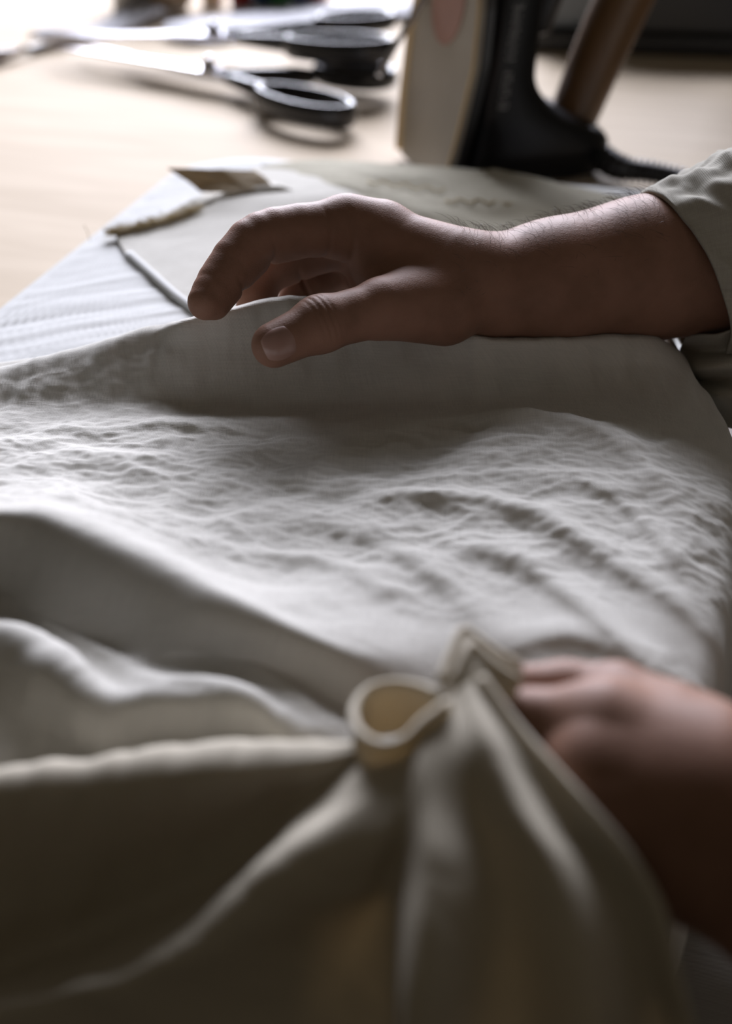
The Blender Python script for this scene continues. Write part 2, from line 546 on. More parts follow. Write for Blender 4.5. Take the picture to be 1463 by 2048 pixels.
patch('cloth', [
    [G(520, 331, zo - .003), G(640, 321, zo), G(800, 330, zo + .002), G(960, 341, zo + .003), G(1000, 341, zo + .004), G(1150, 374, zo + .001), G(1330, 412, zo - .003)],
    [G(560, 352, zo - .002), G(680, 346, zo + .003), G(800, 352, zo + .006), G(1000, 366, zo + .004), G(1150, 396, zo + .003), G(1335, 436, zo - .003)],
    [G(600, 372, zo - .001), G(720, 368, zo + .004), G(820, 380, zo + .003), G(1000, 398, zo + .006), G(1160, 424, zo + .004), G(1340, 470, zo - .003)],
    [G(640, 392, zo - .001), G(760, 398, zo + .002), G(860, 420, zo + .004), G(1000, 438, zo + .002), G(1160, 470, zo + .002), G(1345, 520, zo - .003)],
    [G(700, 440, zo - .001), G(800, 450, zo), G(900, 470, zo), G(1030, 500, zo), G(1170, 540, zo), G(1345, 580, zo - .003)],
    [G(760, 520, zo - .001), G(840, 530, zo), G(930, 545, zo), G(1050, 570, zo), G(1180, 600, zo), G(1345, 640, zo - .003)],
], 150, 130, M['linen_olive'], olive, .0009, .03, 23)
# standing flap
patch('flap', [
    [W(402, 386, 1.006), W(470, 384, 1.008), W(546, 377, 1.018)],
    [W(384, 370, 1.010), W(462, 366, 1.012), W(536, 362, 1.020)],
    [W(334, 336, 1.010), W(430, 339, 1.014), W(511, 342, 1.024)],
], 60, 36, M['linen_flap'], far_piece, .0009, .02, 5)
# turned-up lip of the fold in front of the flap
lipuv = [(228, 466, .001), (300, 448, .002), (360, 432, .0025), (410, 410, .004), (470, 388, .006), (545, 378, .007), (590, 386, .004), (634, 390, .002)]
lip = np.array([G(u, v, zt + z) for u, v, z in lipuv])
lq = crom(np.linspace(0, 1, len(lip)), lip, np.linspace(0, 1, 60))
lw = np.array([2, 5, 7, 12, 16, 10, 6, 2.])
patch('turned_edge', [
    [G(u, v - w, zt + z * .5 + .0005) for (u, v, z), w in zip(lipuv, lw)],
    [G(u, v - w * .55, zt + z + .0016) for (u, v, z), w in zip(lipuv, lw)],
    [G(u, v, zt + z) for (u, v, z), w in zip(lipuv, lw)],
    [G(u + 2, v + w * .3, zt + z * .3) for (u, v, z), w in zip(lipuv, lw)],
], 120, 24, M['linen_beige'], far_piece, .0008, .012, 15, thick=.0010)
turned = col.objects[-1]
# frayed fringe
fv = []
for k in range(700):
    t = random.random() ** 1.4 * .42
    p = lq[int(t * 59)] + np.array([random.gauss(0, .002), random.gauss(-.002, .002), random.uniform(-.001, .003)])
    d = np.array([random.gauss(-.3, .5), random.gauss(-.6, .5), random.uniform(-.1, .5)])
    d = d / np.linalg.norm(d) * random.uniform(.003, .008)
    fv.append(tube([p, p + d * .5 + (0, 0, .0006), p + d], [.0002, .0002, .0001], 3, caps=False))
o = mesh_obj('frayed_threads', *join(fv), M['fray'], turned, world=True)
o['kind'] = 'stuff'
# loose threads
o = mesh_obj('loose_thread', *tube([W(180, 482, .93), W(176, 466, .93), W(168, 450, .925)], .00022, 4), M['fray'], far_piece, world=True)
# seam welt of the piece under the index finger
wpts = np.array([G(258, 508, zt), G(300, 545, zt), G(345, 585, zt), G(378, 610, zt), G(402, 628, zt)])
wq = crom(np.linspace(0, 1, 5), wpts, np.linspace(0, 1, 40))
o = mesh_obj('seam_welt', *tube(wq, .0030, 10, ry=.0022), M['linen_grey'], far_piece, world=True)
# tan thread residue on the olive cloth
for a, b in (((735, 362), (890, 380)), ((890, 400), (1030, 405))):
    pp = [G(a[0] + (b[0] - a[0]) * t, a[1] + (b[1] - a[1]) * t + 4 * math.sin(t * 23), zo + .0062) for t in np.linspace(0, 1, 30)]
    mesh_obj('tacking_thread', *tube(pp, .0005, 6), M['fray'], olive, world=True)

# ------------------------------------------------------------------ the linen garment
garment = empty('linen_garment', (0, .5, 0.03))
tag(garment, 'crumpled natural linen garment spread over the board and gathered in front', 'garment')
B = [(-300, 800, .043), (0, 742, .047), (100, 716, .051), (200, 690, .056), (300, 662, .063), (380, 642, .072), (450, 624, .077), (540, 602, .080), (620, 599, .081), (700, 612, .078), (800, 640, .069), (900, 668, .064), (1000, 682, .061), (1200, 676, .060), (1300, 676, .058), (1345, 697, .050)]
ROWS = [
    B,
    [(-300, 835, .040), (0, 778, .0425), (150, 752, .0465), (300, 720, .0535), (450, 698, .0590), (540, 695, .059), (700, 710, .055), (900, 730, .049), (1100, 735, .048), (1300, 735, .048), (1395, 770, .040)],
    [(-300, 870, .037), (0, 825, .038), (200, 815, .038), (400, 812, .037), (540, 818, .037), (700, 815, .037), (900, 808, .037), (1050, 800, .038), (1200, 790, .041), (1330, 805, .042), (1430, 850, .034)],
    [(-300, 930, .038), (0, 880, .040), (300, 870, .040), (600, 868, .041), (900, 862, .042), (1050, 848, .045), (1200, 868, .044), (1340, 920, .040), (1438, 950, .033)],
    [(-300, 990, .044), (0, 950, .044), (300, 960, .042), (600, 970, .041), (900, 960, .042), (1100, 950, .042), (1300, 1000, .040), (1430, 1050, .033)],
    [(-300, 1030, .064), (0, 1000, .062), (150, 1018, .059), (300, 1070, .053), (450, 1112, .046), (600, 1120, .042), (900, 1100, .041), (1100, 1090, .041), (1300, 1110, .039), (1412, 1150, .033)],
    [(-300, 1050, .077), (0, 1026, .075), (60, 1024, .075), (150, 1052, .074), (300, 1118, .071), (450, 1192, .067), (600, 1262, .060), (700, 1300, .054), (800, 1310, .046), (900, 1275, .041), (1100, 1225, .041), (1300, 1230, .039), (1393, 1240, .033)],
    [(-300, 1160, .047), (0, 1214, .042), (100, 1270, .042), (200, 1325, .042), (300, 1340, .045), (400, 1328, .047), (500, 1350, .045), (600, 1390, .040), (700, 1430, .036), (800, 1450, .034), (900, 1400, .035), (1100, 1350, .037), (1300, 1340, .037), (1362, 1345, .033)],
    [(-300, 1300, .055), (0, 1300, .057), (100, 1345, .057), (200, 1398, .053), (300, 1395, .055), (450, 1395, .055), (560, 1430, .047), (700, 1480, .038), (900, 1500, .03), (1100, 1470, .03), (1300, 1450, .03), (1335, 1450, .028)],
    [(-300, 1420, .045), (0, 1440, .044), (100, 1470, .041), (200, 1505, .040), (300, 1490, .042), (500, 1490, .042), (700, 1540, .034), (900, 1600, .025), (1100, 1580, .02), (1280, 1530, .02), (1310, 1530, .015)],
    [(-300, 1600, .03), (0, 1620, .03), (300, 1640, .03), (700, 1680, .02), (900, 1700, .01), (1100, 1700, .0), (1260, 1640, .0), (1290, 1640, -.005)],
]
N0 = 520
ND3 = np.array((*ND, 0.0))
def build_row(r):
    pts = [G(*p) for p in r]
    e = pts[-1]
    dr = [e + ND3 * .006 + (0, 0, -.004), e + ND3 * .0115 + (0, 0, -.014), e + ND3 * .015 + (0, 0, -.05), e + ND3 * .016 + (0, 0, -.135)]
    w = [p[0] for p in r]
    t = np.array(w, float)
    t = np.concatenate([t, t[-1] + np.array([30, 60, 130, 290])])
    return t, np.array(pts + dr)
rows3 = []
for r in ROWS:
    t, p = build_row(r)
    # same number of samples inside and over the edge for every row
    q = np.concatenate([np.linspace(t[0], t[-5], 400, endpoint=False), np.linspace(t[-5], t[-1], 120)])
    rows3.append(pchip(t, p, q))
back = rows3[0].copy()
back[:, 1] += .016
back[:, 2] = np.where(np.arange(N0) < 405, np.maximum(.032, back[:, 2] - .030), back[:, 2] - .004)
back2 = back.copy(); back2[:, 1] += .03; back2[:, 2] = np.where(np.arange(N0) < 405, .0315, back2[:, 2] - .002)
crest = rows3[0].copy(); crest[:, 1] += .006; crest[:, 2] -= .0012
rows3 = np.array([back2, back, crest] + rows3)
MV = 560
tt = np.array([0, .5, .9, 1.2, 2, 3, 4.3, 5.8, 7.2, 8.2, 9.3, 10.3, 11.3, 12.5])
P = pchip(tt, rows3, np.linspace(0, tt[-1], MV))
# soften the row joints
for _ in range(6):
    P[1:-1] = .5 * P[1:-1] + .25 * (P[2:] + P[:-2])
    P[:, 1:-1] = .5 * P[:, 1:-1] + .25 * (P[:, 2:] + P[:, :-2])
rowt = np.linspace(0, tt[-1], MV)[:, None] * np.ones((1, N0))
X, Y = P[..., 0], P[..., 1]
U, V = arc(P)
V = V - V[200:201]
U = U - U[:, 260:261]
def bump(x, lo, a, b, hi):
    return np.clip((x - lo) / (a - lo), 0, 1) * np.clip((hi - x) / (hi - b), 0, 1)
flat = bump(rowt, 3.0, 4.4, 7.2, 8.4)
sm = lambda x: x * x * (3 - 2 * x)
flat = sm(flat)
ridge_left = bump(rowt, 1.2, 2.0, 3.0, 4.0) * np.clip((.02 - X) / .12, 0, 1)
amp = .00022 + .0021 * flat + .0013 * ridge_left + .0011 * bump(rowt, 8.8, 9.4, 11, 12)
dz = amp * crumple(X * .78, Y * 1.15, .036, 1) + amp * .55 * crumple(X * .85, Y * 1.2, .017, 9) + amp * .17 * perlin(X / .0050, Y / .0038, 21)
dz += flat * (.0026 * perlin(X / .06 + 4, Y / .045, 31) + .0016 * np.clip(perlin(X / .03 + 2, Y / .02, 37), -.6, .25))
dz += bump(rowt, .7, 1.6, 2.4, 3.2) * (.0024 * perlin(X / .016 + 7, Y / .05, 61) + .0009 * perlin(X / .006, Y / .02, 62))
# tension folds towards the pinching thumb
def seg_ridge(pts, a, w, sharp=1.0):
    """gaussian ridge along a ground polyline, steeper on the near side"""
    out = np.zeros_like(X)
    pw = np.array([G(u, v, .042)[:2] for u, v in pts])
    q = crom(np.linspace(0, 1, len(pw)), pw, np.linspace(0, 1, 40))
    best = np.full(X.shape, 9.0); side = np.zeros_like(X); tpar = np.zeros_like(X)
    m = (X > q[:, 0].min() - 4 * w) & (X < q[:, 0].max() + 4 * w) & (Y > q[:, 1].min() - 4 * w) & (Y < q[:, 1].max() + 4 * w)
    xs, ys = X[m], Y[m]
    bb_ = best[m]; ss = side[m]; tp = tpar[m]
    for i in range(len(q) - 1):
        ba = q[i + 1] - q[i]
        h = np.clip(((xs - q[i, 0]) * ba[0] + (ys - q[i, 1]) * ba[1]) / (ba @ ba), 0, 1)
        ex, ey = xs - q[i, 0] - h * ba[0], ys - q[i, 1] - h * ba[1]
        d = np.hypot(ex, ey)
        k = d < bb_
        bb_[k] = d[k]; tp[k] = ((i + h) / (len(q) - 1))[k]
        ss[k] = (ey * ba[0] - ex * ba[1])[k] / np.linalg.norm(ba)
    ww = w * (sharp + (1 - sharp) * np.clip(.5 + ss / w, 0, 1))
    out[m] = a * np.exp(-(bb_ / ww) ** 2) * np.sin(np.pi * np.clip(tp * .9 + .05, 0, 1)) ** .6
    return out
dz += seg_ridge([(700, 1000), (850, 1000), (1010, 1022), (1130, 1075), (1260, 1150), (1400, 1215)], .0052, .011, .6)
dz += seg_ridge([(950, 838), (1080, 850), (1200, 880), (1310, 960), (1400, 1060)], .0035, .010, .7)
dz += seg_ridge([(1150, 960), (1250, 1010), (1330, 1090), (1400, 1180)], .0030, .007, .6)
dz += seg_ridge([(900, 1090), (1040, 1130), (1180, 1230), (1300, 1330)], .0040, .010, .6)
dz += seg_ridge([(620, 1050), (760, 1090), (900, 1180), (1010, 1290)], .0030, .011, .6)
dz += seg_ridge([(420, 1140), (540, 1130), (680, 1150), (800, 1210)], .0022, .008, .7)
dz += seg_ridge([(60, 850), (200, 858), (330, 850), (520, 858)], .0022, .008, .6)
dz += seg_ridge([(120, 905), (250, 920), (420, 905)], .0018, .008, .6)
dz += seg_ridge([(30, 790), (160, 765), (330, 715), (420, 690)], .0018, .007, .8) * .8
dz += seg_ridge([(1000, 1290), (1150, 1270), (1330, 1330)], .003, .010, .6)
dz += seg_ridge([(-80, 1190), (60, 1235), (150, 1300), (240, 1375), (330, 1440)], .007, .009, .8)
dz += seg_ridge([(-80, 1330), (60, 1360), (150, 1425), (215, 1500)], .008, .009, .8)
dz += seg_ridge([(240, 1352), (390, 1335), (520, 1372), (640, 1430)], .006, .010, .7)
dz += seg_ridge([(330, 1425), (450, 1440), (580, 1480)], .004, .007, .7)
Nn = -normals(P)
P = P + Nn * dz[..., None]
# the hand presses the cloth
main = mesh_obj('main_panel', P.reshape(-1, 3), grid_faces(MV, N0), M['linen'], garment, world=True,
                uv=np.stack([U, V], -1).reshape(-1, 2))
solidify(main, .0006, -1)
MAINP = P

# needle marks of a removed seam below the thumb
_rel = MAINP.reshape(-1, 3) - np.array((0, 0, CH))
_zz = _rel[:, 1] * CT - _rel[:, 2] * ST
_uu = 731.5 + F * _rel[:, 0] / _zz
_vv = 1024 - F * (_rel[:, 1] * ST + _rel[:, 2] * CT) / _zz
_nn = Nn.reshape(-1, 3)
def on_cloth(u, v):
    d = np.hypot(_uu - u, _vv - v) + np.where(_zz > .74, 1e3, 0)
    k = int(np.argmin(d))
    return MAINP.reshape(-1, 3)[k], _nn[k]
sm_pts = crom(np.linspace(0, 1, 5), np.array([(398, 700), (440, 716), (485, 732), (520, 742), (565, 736)], float), np.linspace(0, 1, 40))
mk = []
for k, (u, v) in enumerate(sm_pts):
    if k % 5 == 4: continue
    p, n = on_cloth(u, v)
    q2, _ = on_cloth(u + 3, v + 1.2)
    mk.append(tube([p + n * .0002, (p + q2) / 2 + n * .0004, q2 + n * .0002 + np.array((1e-5, 0, 0))], .00024, 4))
mesh_obj('needle_marks', *join(mk), M['handle'], main, world=True)

# foreground: gathered front, fanning out from the hand
FAN = [
    [(960, 1356, .432), (1045, 1468, .420), (1112, 1545, .411), (1250, 1706, .400), (1310, 1806, .397), (1350, 1950, .399), (1392, 2110, .408)],          # hem
    [(948, 1362, .432), (1015, 1480, .418), (1060, 1560, .411), (1180, 1712, .404), (1240, 1820, .402), (1280, 1950, .405), (1310, 2110, .414)],
    [(935, 1368, .430), (985, 1490, .409), (1025, 1590, .400), (1100, 1710, .390), (1140, 1830, .385), (1165, 1960, .384), (1190, 2110, .386)],
    [(910, 1388, .428), (930, 1510, .410), (950, 1620, .404), (985, 1730, .399), (1005, 1850, .396), (1015, 1970, .396), (1020, 2110, .398)],
    [(868, 1415, .424), (845, 1520, .406), (850, 1620, .396), (850, 1730, .386), (842, 1850, .379), (832, 1970, .375), (822, 2110, .374)],
    [(835, 1440, .424), (815, 1550, .409), (803, 1640, .404), (785, 1740, .412), (768, 1850, .422), (758, 1970, .422), (750, 2110, .418)],
    [(815, 1462, .424), (785, 1585, .409), (755, 1668, .405), (705, 1770, .414), (645, 1870, .428), (560, 1990, .436), (420, 2110, .442)],
    [(795, 1475, .424), (740, 1580, .416), (640, 1652, .418), (530, 1732, .423), (300, 1922, .424), (0, 2010, .424), (-260, 2060, .424)],
    [(775, 1485, .430), (700, 1565, .430), (580, 1645, .442), (430, 1765, .455), (200, 1870, .464), (0, 1950, .464), (-260, 1995, .464)],
    [(755, 1490, .438), (680, 1545, .440), (560, 1600, .453), (400, 1690, .460), (200, 1760, .463), (0, 1820, .461), (-260, 1870, .461)],
    [(735, 1492, .438), (655, 1512, .440), (545, 1530, .445), (400, 1545, .446), (200, 1585, .447), (0, 1615, .446), (-260, 1660, .446)],
    [(725, 1486, .442), (640, 1484, .450), (540, 1482, .456), (400, 1486, .458), (200, 1512, .457), (0, 1538, .455), (-260, 1582, .455)],
]
fan = []
for c in FAN:
    p = np.array([W(*q) for q in c])
    d = np.concatenate([[0], np.cumsum(np.linalg.norm(np.diff(p, axis=0), axis=1))])
    fan.append(crom(d / d[-1], p, np.linspace(0, 1, 300)))
bk = fan[-1].copy(); bk[:, 1] += .016; bk[:, 2] -= .018
bk2 = fan[-1].copy(); bk2[:, 1] += .03; bk2[:, 2] -= .05
fan = np.array(fan + [bk, bk2])
ft = np.array([0, 1, 2, 3, 4, 5, 6, 7, 8, 9, 10, 10.6, 11.2, 12.])
PF = crom(ft, fan, np.linspace(0, 12, 360))
for _ in range(4):
    PF[1:-1] = .5 * PF[1:-1] + .25 * (PF[2:] + PF[:-2])
UF, VF = arc(PF)
Nf = normals(PF)
cl_ = np.clip(UF / .06, .05, 1)
PF = PF + Nf * (cl_ * (.0014 * perlin(UF / .06, VF / .03, 41) + .0008 * crumple(UF, VF, .04, 43)))[..., None]
fo = mesh_obj('gathered_front', PF.reshape(-1, 3), grid_faces(360, 300), M['linen_warm'], garment, world=True,
              uv=np.stack([UF, VF], -1).reshape(-1, 2))
solidify(fo, .0008)
# hem of the gathered front
hq = PF[0]
mesh_obj('hem', *tube(hq[::5], .0018, 8), M['linen_warm'], fo, world=True)
hq2 = PF[16]
mesh_obj('hem_stitching', *tube((hq2 + Nf[16] * .0006 * (1 if Nf[16, 0, 1] < 0 else -1))[::5], .0005, 5), M['linen_warm'], fo, world=True)

def ribbon(name, cl, cu, n=70, m=14, matl='linen_warm', thick=.0012):
    a = crom(np.linspace(0, 1, len(cl)), np.array(cl), np.linspace(0, 1, n))
    b = crom(np.linspace(0, 1, len(cu)), np.array(cu), np.linspace(0, 1, n))
    s = np.linspace(0, 1, m)[:, None, None]
    Pp = a[None] * (1 - s) + b[None] * s
    Uu, Vv = arc(Pp)
    o = mesh_obj(name, Pp.reshape(-1, 3), grid_faces(m, n), M[matl], garment, world=True, uv=np.stack([Uu, Vv], -1).reshape(-1, 2))
    solidify(o, thick)
    mesh_obj('hem_edge', *tube(b[::2], .0015, 8), M[matl], o, world=True)
    return o
# rolled loop of hem
lc = [(885, 1392, .432), (835, 1372, .440), (785, 1366, .446), (735, 1380, .446), (706, 1420, .436), (720, 1466, .424), (765, 1490, .416), (812, 1478, .413), (850, 1440, .414), (900, 1400, .420)]
lu = [W(*p) for p in lc]
ll = [p + np.array((0.001, .002, -.022)) for p in lu]
ribbon('hem_loop', ll, lu)
# pointed doubled hem at the thumb
ua = [(878, 1362, .436), (900, 1305, .446), (926, 1260, .455), (965, 1285, .452), (1000, 1310, .450), (1045, 1332, .448)]
la = [(905, 1420, .432), (915, 1390, .436), (940, 1345, .440), (965, 1352, .440), (1000, 1370, .442), (1045, 1390, .444)]
ribbon('hem_corner', [W(*p) for p in la], [W(*p) for p in ua], 50, 10)
ua = [(905, 1362, .432), (930, 1310, .438), (944, 1290, .442), (975, 1318, .440), (1010, 1345, .438), (1040, 1362, .438)]
la = [(915, 1410, .428), (935, 1380, .431), (950, 1362, .433), (970, 1372, .434), (1000, 1390, .435), (1030, 1405, .436)]
ribbon('hem_corner_inner', [W(*p) for p in la], [W(*p) for p in ua], 50, 10)

# ------------------------------------------------------------------ signed-distance modelling for the person
def rc(p, a, b, ra, rb):
    a = np.asarray(a); ba = np.asarray(b) - a
    pa = p - a
    t = np.clip(pa @ ba / (ba @ ba), 0, 1)
    return np.linalg.norm(pa - t[:, None] * ba, axis=1) - (ra + (rb - ra) * t)

def ell(p, c, r, R=None):
    q = p - np.asarray(c)
    if R is not None: q = q @ R
    r = np.asarray(r)
    k0 = np.linalg.norm(q / r, axis=1); k1 = np.linalg.norm(q / (r * r), axis=1)
    return k0 * (k0 - 1) / (k1 + 1e-9)

def smin(a, b, k):
    h = np.clip(.5 + .5 * (b - a) / k, 0, 1)
    return b + (a - b) * h - k * h * (1 - h)

def polysdf(fn, lo, hi, h, pad=1.3):
    lo = np.asarray(lo, float); hi = np.asarray(hi, float)
    C = 4
    nb = np.ceil((hi - lo) / (h * C)).astype(int)
    ax = [lo[k] + (np.arange(nb[k]) + .5) * h * C - h * .5 for k in range(3)]
    gc = np.stack(np.meshgrid(*ax, indexing='ij'), -1)
    dc = fn(gc.reshape(-1, 3)).reshape(nb)
    D = np.repeat(np.repeat(np.repeat(dc, C, 0), C, 1), C, 2).astype(np.float32)
    act = np.abs(D) < h * C * pad * 1.75
    idx = np.argwhere(act)
    vals = np.empty(len(idx), np.float32)
    for s in range(0, len(idx), 400000):
        vals[s:s + 400000] = fn(lo + idx[s:s + 400000] * h)
    D[act] = vals
    S = D < 0
    nx, ny, nz = D.shape
    # surface nets
    cnt = np.zeros((nx - 1, ny - 1, nz - 1), np.int8)
    for dx in (0, 1):
        for dy in (0, 1):
            for dz_ in (0, 1):
                cnt += S[dx:nx - 1 + dx, dy:ny - 1 + dy, dz_:nz - 1 + dz_]
    cell = (cnt > 0) & (cnt < 8)
    ci = np.argwhere(cell)
    vid = -np.ones(cell.shape, np.int64)
    vid[cell] = np.arange(len(ci))
    acc = np.zeros((len(ci), 3)); num = np.zeros(len(ci))
    corners = [(0, 0, 0), (1, 0, 0), (0, 1, 0), (1, 1, 0), (0, 0, 1), (1, 0, 1), (0, 1, 1), (1, 1, 1)]
    cv_ = [D[ci[:, 0] + c[0], ci[:, 1] + c[1], ci[:, 2] + c[2]] for c in corners]
    for i in range(8):
        for j in range(i + 1, 8):
            if sum(abs(corners[i][k] - corners[j][k]) for k in range(3)) != 1: continue
            a, b = cv_[i], cv_[j]
            m = (a < 0) != (b < 0)
            t = np.where(m, a / np.where(m, a - b, 1), 0)
            pi, pj = np.array(corners[i], float), np.array(corners[j], float)
            acc += np.where(m[:, None], pi + (pj - pi) * t[:, None], 0)
            num += m
    Vv = lo + (ci + acc / num[:, None]) * h
    faces = []
    for axis in range(3):
        sl0 = [slice(None)] * 3; sl1 = [slice(None)] * 3
        sl0[axis] = slice(0, -1); sl1[axis] = slice(1, None)
        ed = S[tuple(sl0)] != S[tuple(sl1)]
        e = np.argwhere(ed)
        o1, o2 = [k for k in range(3) if k != axis]
        e = e[(e[:, o1] > 0) & (e[:, o2] > 0) & (e[:, o1] < D.shape[o1] - 1) & (e[:, o2] < D.shape[o2] - 1)]
        def c_(d1, d2):
            q = e.copy(); q[:, o1] -= d1; q[:, o2] -= d2
            return vid[q[:, 0], q[:, 1], q[:, 2]]
        f = np.stack([c_(1, 1), c_(0, 1), c_(0, 0), c_(1, 0)], 1)
        ins = S[e[:, 0], e[:, 1], e[:, 2]]
        flip = ins if axis != 1 else ~ins
        f[~flip] = f[~flip][:, ::-1]
        faces.append(f)
    faces = np.concatenate(faces)
    faces = faces[(faces >= 0).all(1)]
    return Vv, faces

def chain(p, pts, rad, k=.003):
    d = None
    for i in range(len(pts) - 1):
        q = rc(p, pts[i], pts[i + 1], rad[i], rad[i + 1])
        d = q if d is None else smin(d, q, k)
    return d

def crease(p, d, J, ax, side, depth, w, rad, cut=-.1):
    J = np.asarray(J); ax = np.asarray(ax) / np.linalg.norm(ax); side = np.asarray(side) / np.linalg.norm(side)
    q = p - J
    s = q @ ax
    ql = np.linalg.norm(q, axis=1) + 1e-9
    m = np.clip((q @ side / ql - cut) / .5, 0, 1) * np.clip((rad * 2.1 - ql) / (rad * .4), 0, 1)
    return d + depth * np.exp(-(s / w) ** 2) * m

person = empty('person', (.30, .50, FZ))
tag(person, 'person in rolled-sleeve greige shirt, pinching and holding the linen garment', 'person')
CAMP = np.array((0, 0, CH))
def tocam(p): 
    d = CAMP - np.asarray(p); return d / np.linalg.norm(d)

# ---- right arm and hand
RW = W(985, 583, .745); RF1 = W(1120, 561, .75); RF2 = W(1290, 537, .758); RF3 = W(1480, 515, .765); RE = W(1905, 470, .79)
iM = W(686, 456, .736); mM = W(700, 474, .756); rM = W(722, 512, .774); pM = W(752, 556, .786)
iC = [iM, W(522, 474, .720), W(446, 552, .710), W(411, 604, .702)]
mC = [mM, W(584, 520, .757), W(526, 555, .757), W(506, 632, .752)]
rCc = [rM, W(622, 572, .778), W(594, 602, .778), W(574, 660, .774)]
pC = [pM, W(684, 600, .790), W(662, 628, .786), W(644, 668, .776)]
tC = [W(885, 612, .726), W(765, 617, .708), W(640, 648, .692), W(548, 690, .683)]
FQ = np.array([0, .5, .8, 1, 1.2, 1.6, 1.85, 2, 2.2, 2.6, 3])
def right_hand(p):
    arm = chain(p, [RW, RF1, RF2, RF3, RF3 + (RE - RF3) * .35], [.0262, .0283, .034, .0385, .041], .02)
    arm = smin(arm, rc(p, W(1010, 560, .765), W(1250, 520, .785), .019, .027), .02)
    pal = arm
    for base, mcp, r0, r1 in ((W(930, 545, .738), iM, .0205, .0138), (W(945, 565, .752), mM, .020, .0130), (W(955, 590, .765), rM, .019, .0122), (W(965, 610, .772), pM, .018, .0112)):
        pal = smin(pal, rc(p, base, mcp, r0, r1), .014)
    pal = smin(pal, rc(p, W(880, 548, .735), W(790, 500, .738), .020, .0145), .014)      # web muscle
    pal = smin(pal, rc(p, W(860, 600, .750), W(760, 560, .760), .018, .015), .014)        # palm body
    th = chain(p, tC, [.0195, .0138, .0128, .0110], .006)
    th = smin(th, ell(p, W(640, 648, .692), (.0127, .0127, .0127)), .004)
    pal = smin(pal, chain(p, tC[:2], [.0195, .0145], .005), .012)
    pal = smin(pal, rc(p, W(800, 590, .722), W(745, 545, .735), .0125, .0085), .012)      # web of the thumb
    d = smin(pal, th, .004)
    for c, r in ((iC, [.0148, .0126, .0110, .0090]), (mC, [.0140, .0122, .0112, .0098]), (rCc, [.0130, .0115, .0105, .0090]), (pC, [.0110, .0092, .0082, .0070])):
        f = chain(p, crom(np.arange(4), np.array(c), FQ), np.interp(FQ, np.arange(4), r), .0008)
        if c is iC:       # flesh pads between the finger creases
            f = smin(f, rc(p, W(588, 478, .731), W(548, 486, .726), .0108, .0108), .0012)
            f = smin(f, rc(p, W(502, 516, .720), W(478, 544, .716), .0100, .0092), .0012)
            f = smin(f, rc(p, W(452, 574, .711), W(428, 608, .705), .0090, .0080), .0012)
        d = np.minimum(d, smin(pal, f, .0075))
    # knuckle
    d = smin(d, rc(p, iM + np.array((.004, .003, .0015)), iM + np.array((.020, .004, .0)), .0120, .0125), .010)
    near = d < .003
    q = p[near]; dn = d[near]
    palm = np.array((.25, -.35, -.9))
    for c, r in ((iC, (.0112, .0097)), (mC, (.011, .0102))):
        for k in ((1, 2) if c is iC else (1,)):
            axv = (c[k + 1] - c[k]) / np.linalg.norm(c[k + 1] - c[k]) + (c[k] - c[k - 1]) / np.linalg.norm(c[k] - c[k - 1])
            side = -(np.cross(np.cross(axv, (0, 0, 1.)), axv)) * 1.0
            dn = crease(q, dn, c[k] + axv * .0, axv, side / np.linalg.norm(side) + tocam(c[k]) * .35 + np.array((.9, 0, -.2)), .0012, .0011, r[k - 1] * 1.15, .3)
    axv = iC[1] - iC[0]
    dn = crease(q, dn, iC[0] * .72 + iC[1] * .28, axv, tocam(iM) + palm * .6, .0006, .0012, .014, 0)
    dn = crease(q, dn, iC[0] * .97 + iC[1] * .03, axv, tocam(iM) + palm * .8, .0006, .0014, .015, .1)
    axt = tC[3] - tC[2]
    for s, dp in ((-.004, .0004), (-.0012, .0006), (.002, .0005), (.005, .0003)):
        dn = crease(q, dn, tC[2] + axt / np.linalg.norm(axt) * s, axt, tocam(tC[2]) + np.array((0, 0, .6)), dp, .0006, .0125, .25)
    # folds at the thumb root
    for u, v, dp in ((795, 652, .0010), (816, 642, .0008)):
        dn = crease(q, dn, W(u, v, .697), np.array((.49, 0, 0)) - .87 * np.array((0, ST, CT)), tocam(iM), dp, .0010, .0085, .0)
    d[near] = dn
    return d
VR, FR = polysdf(right_hand, (-.10, .60, .01), (.245, .86, .165), .00085)

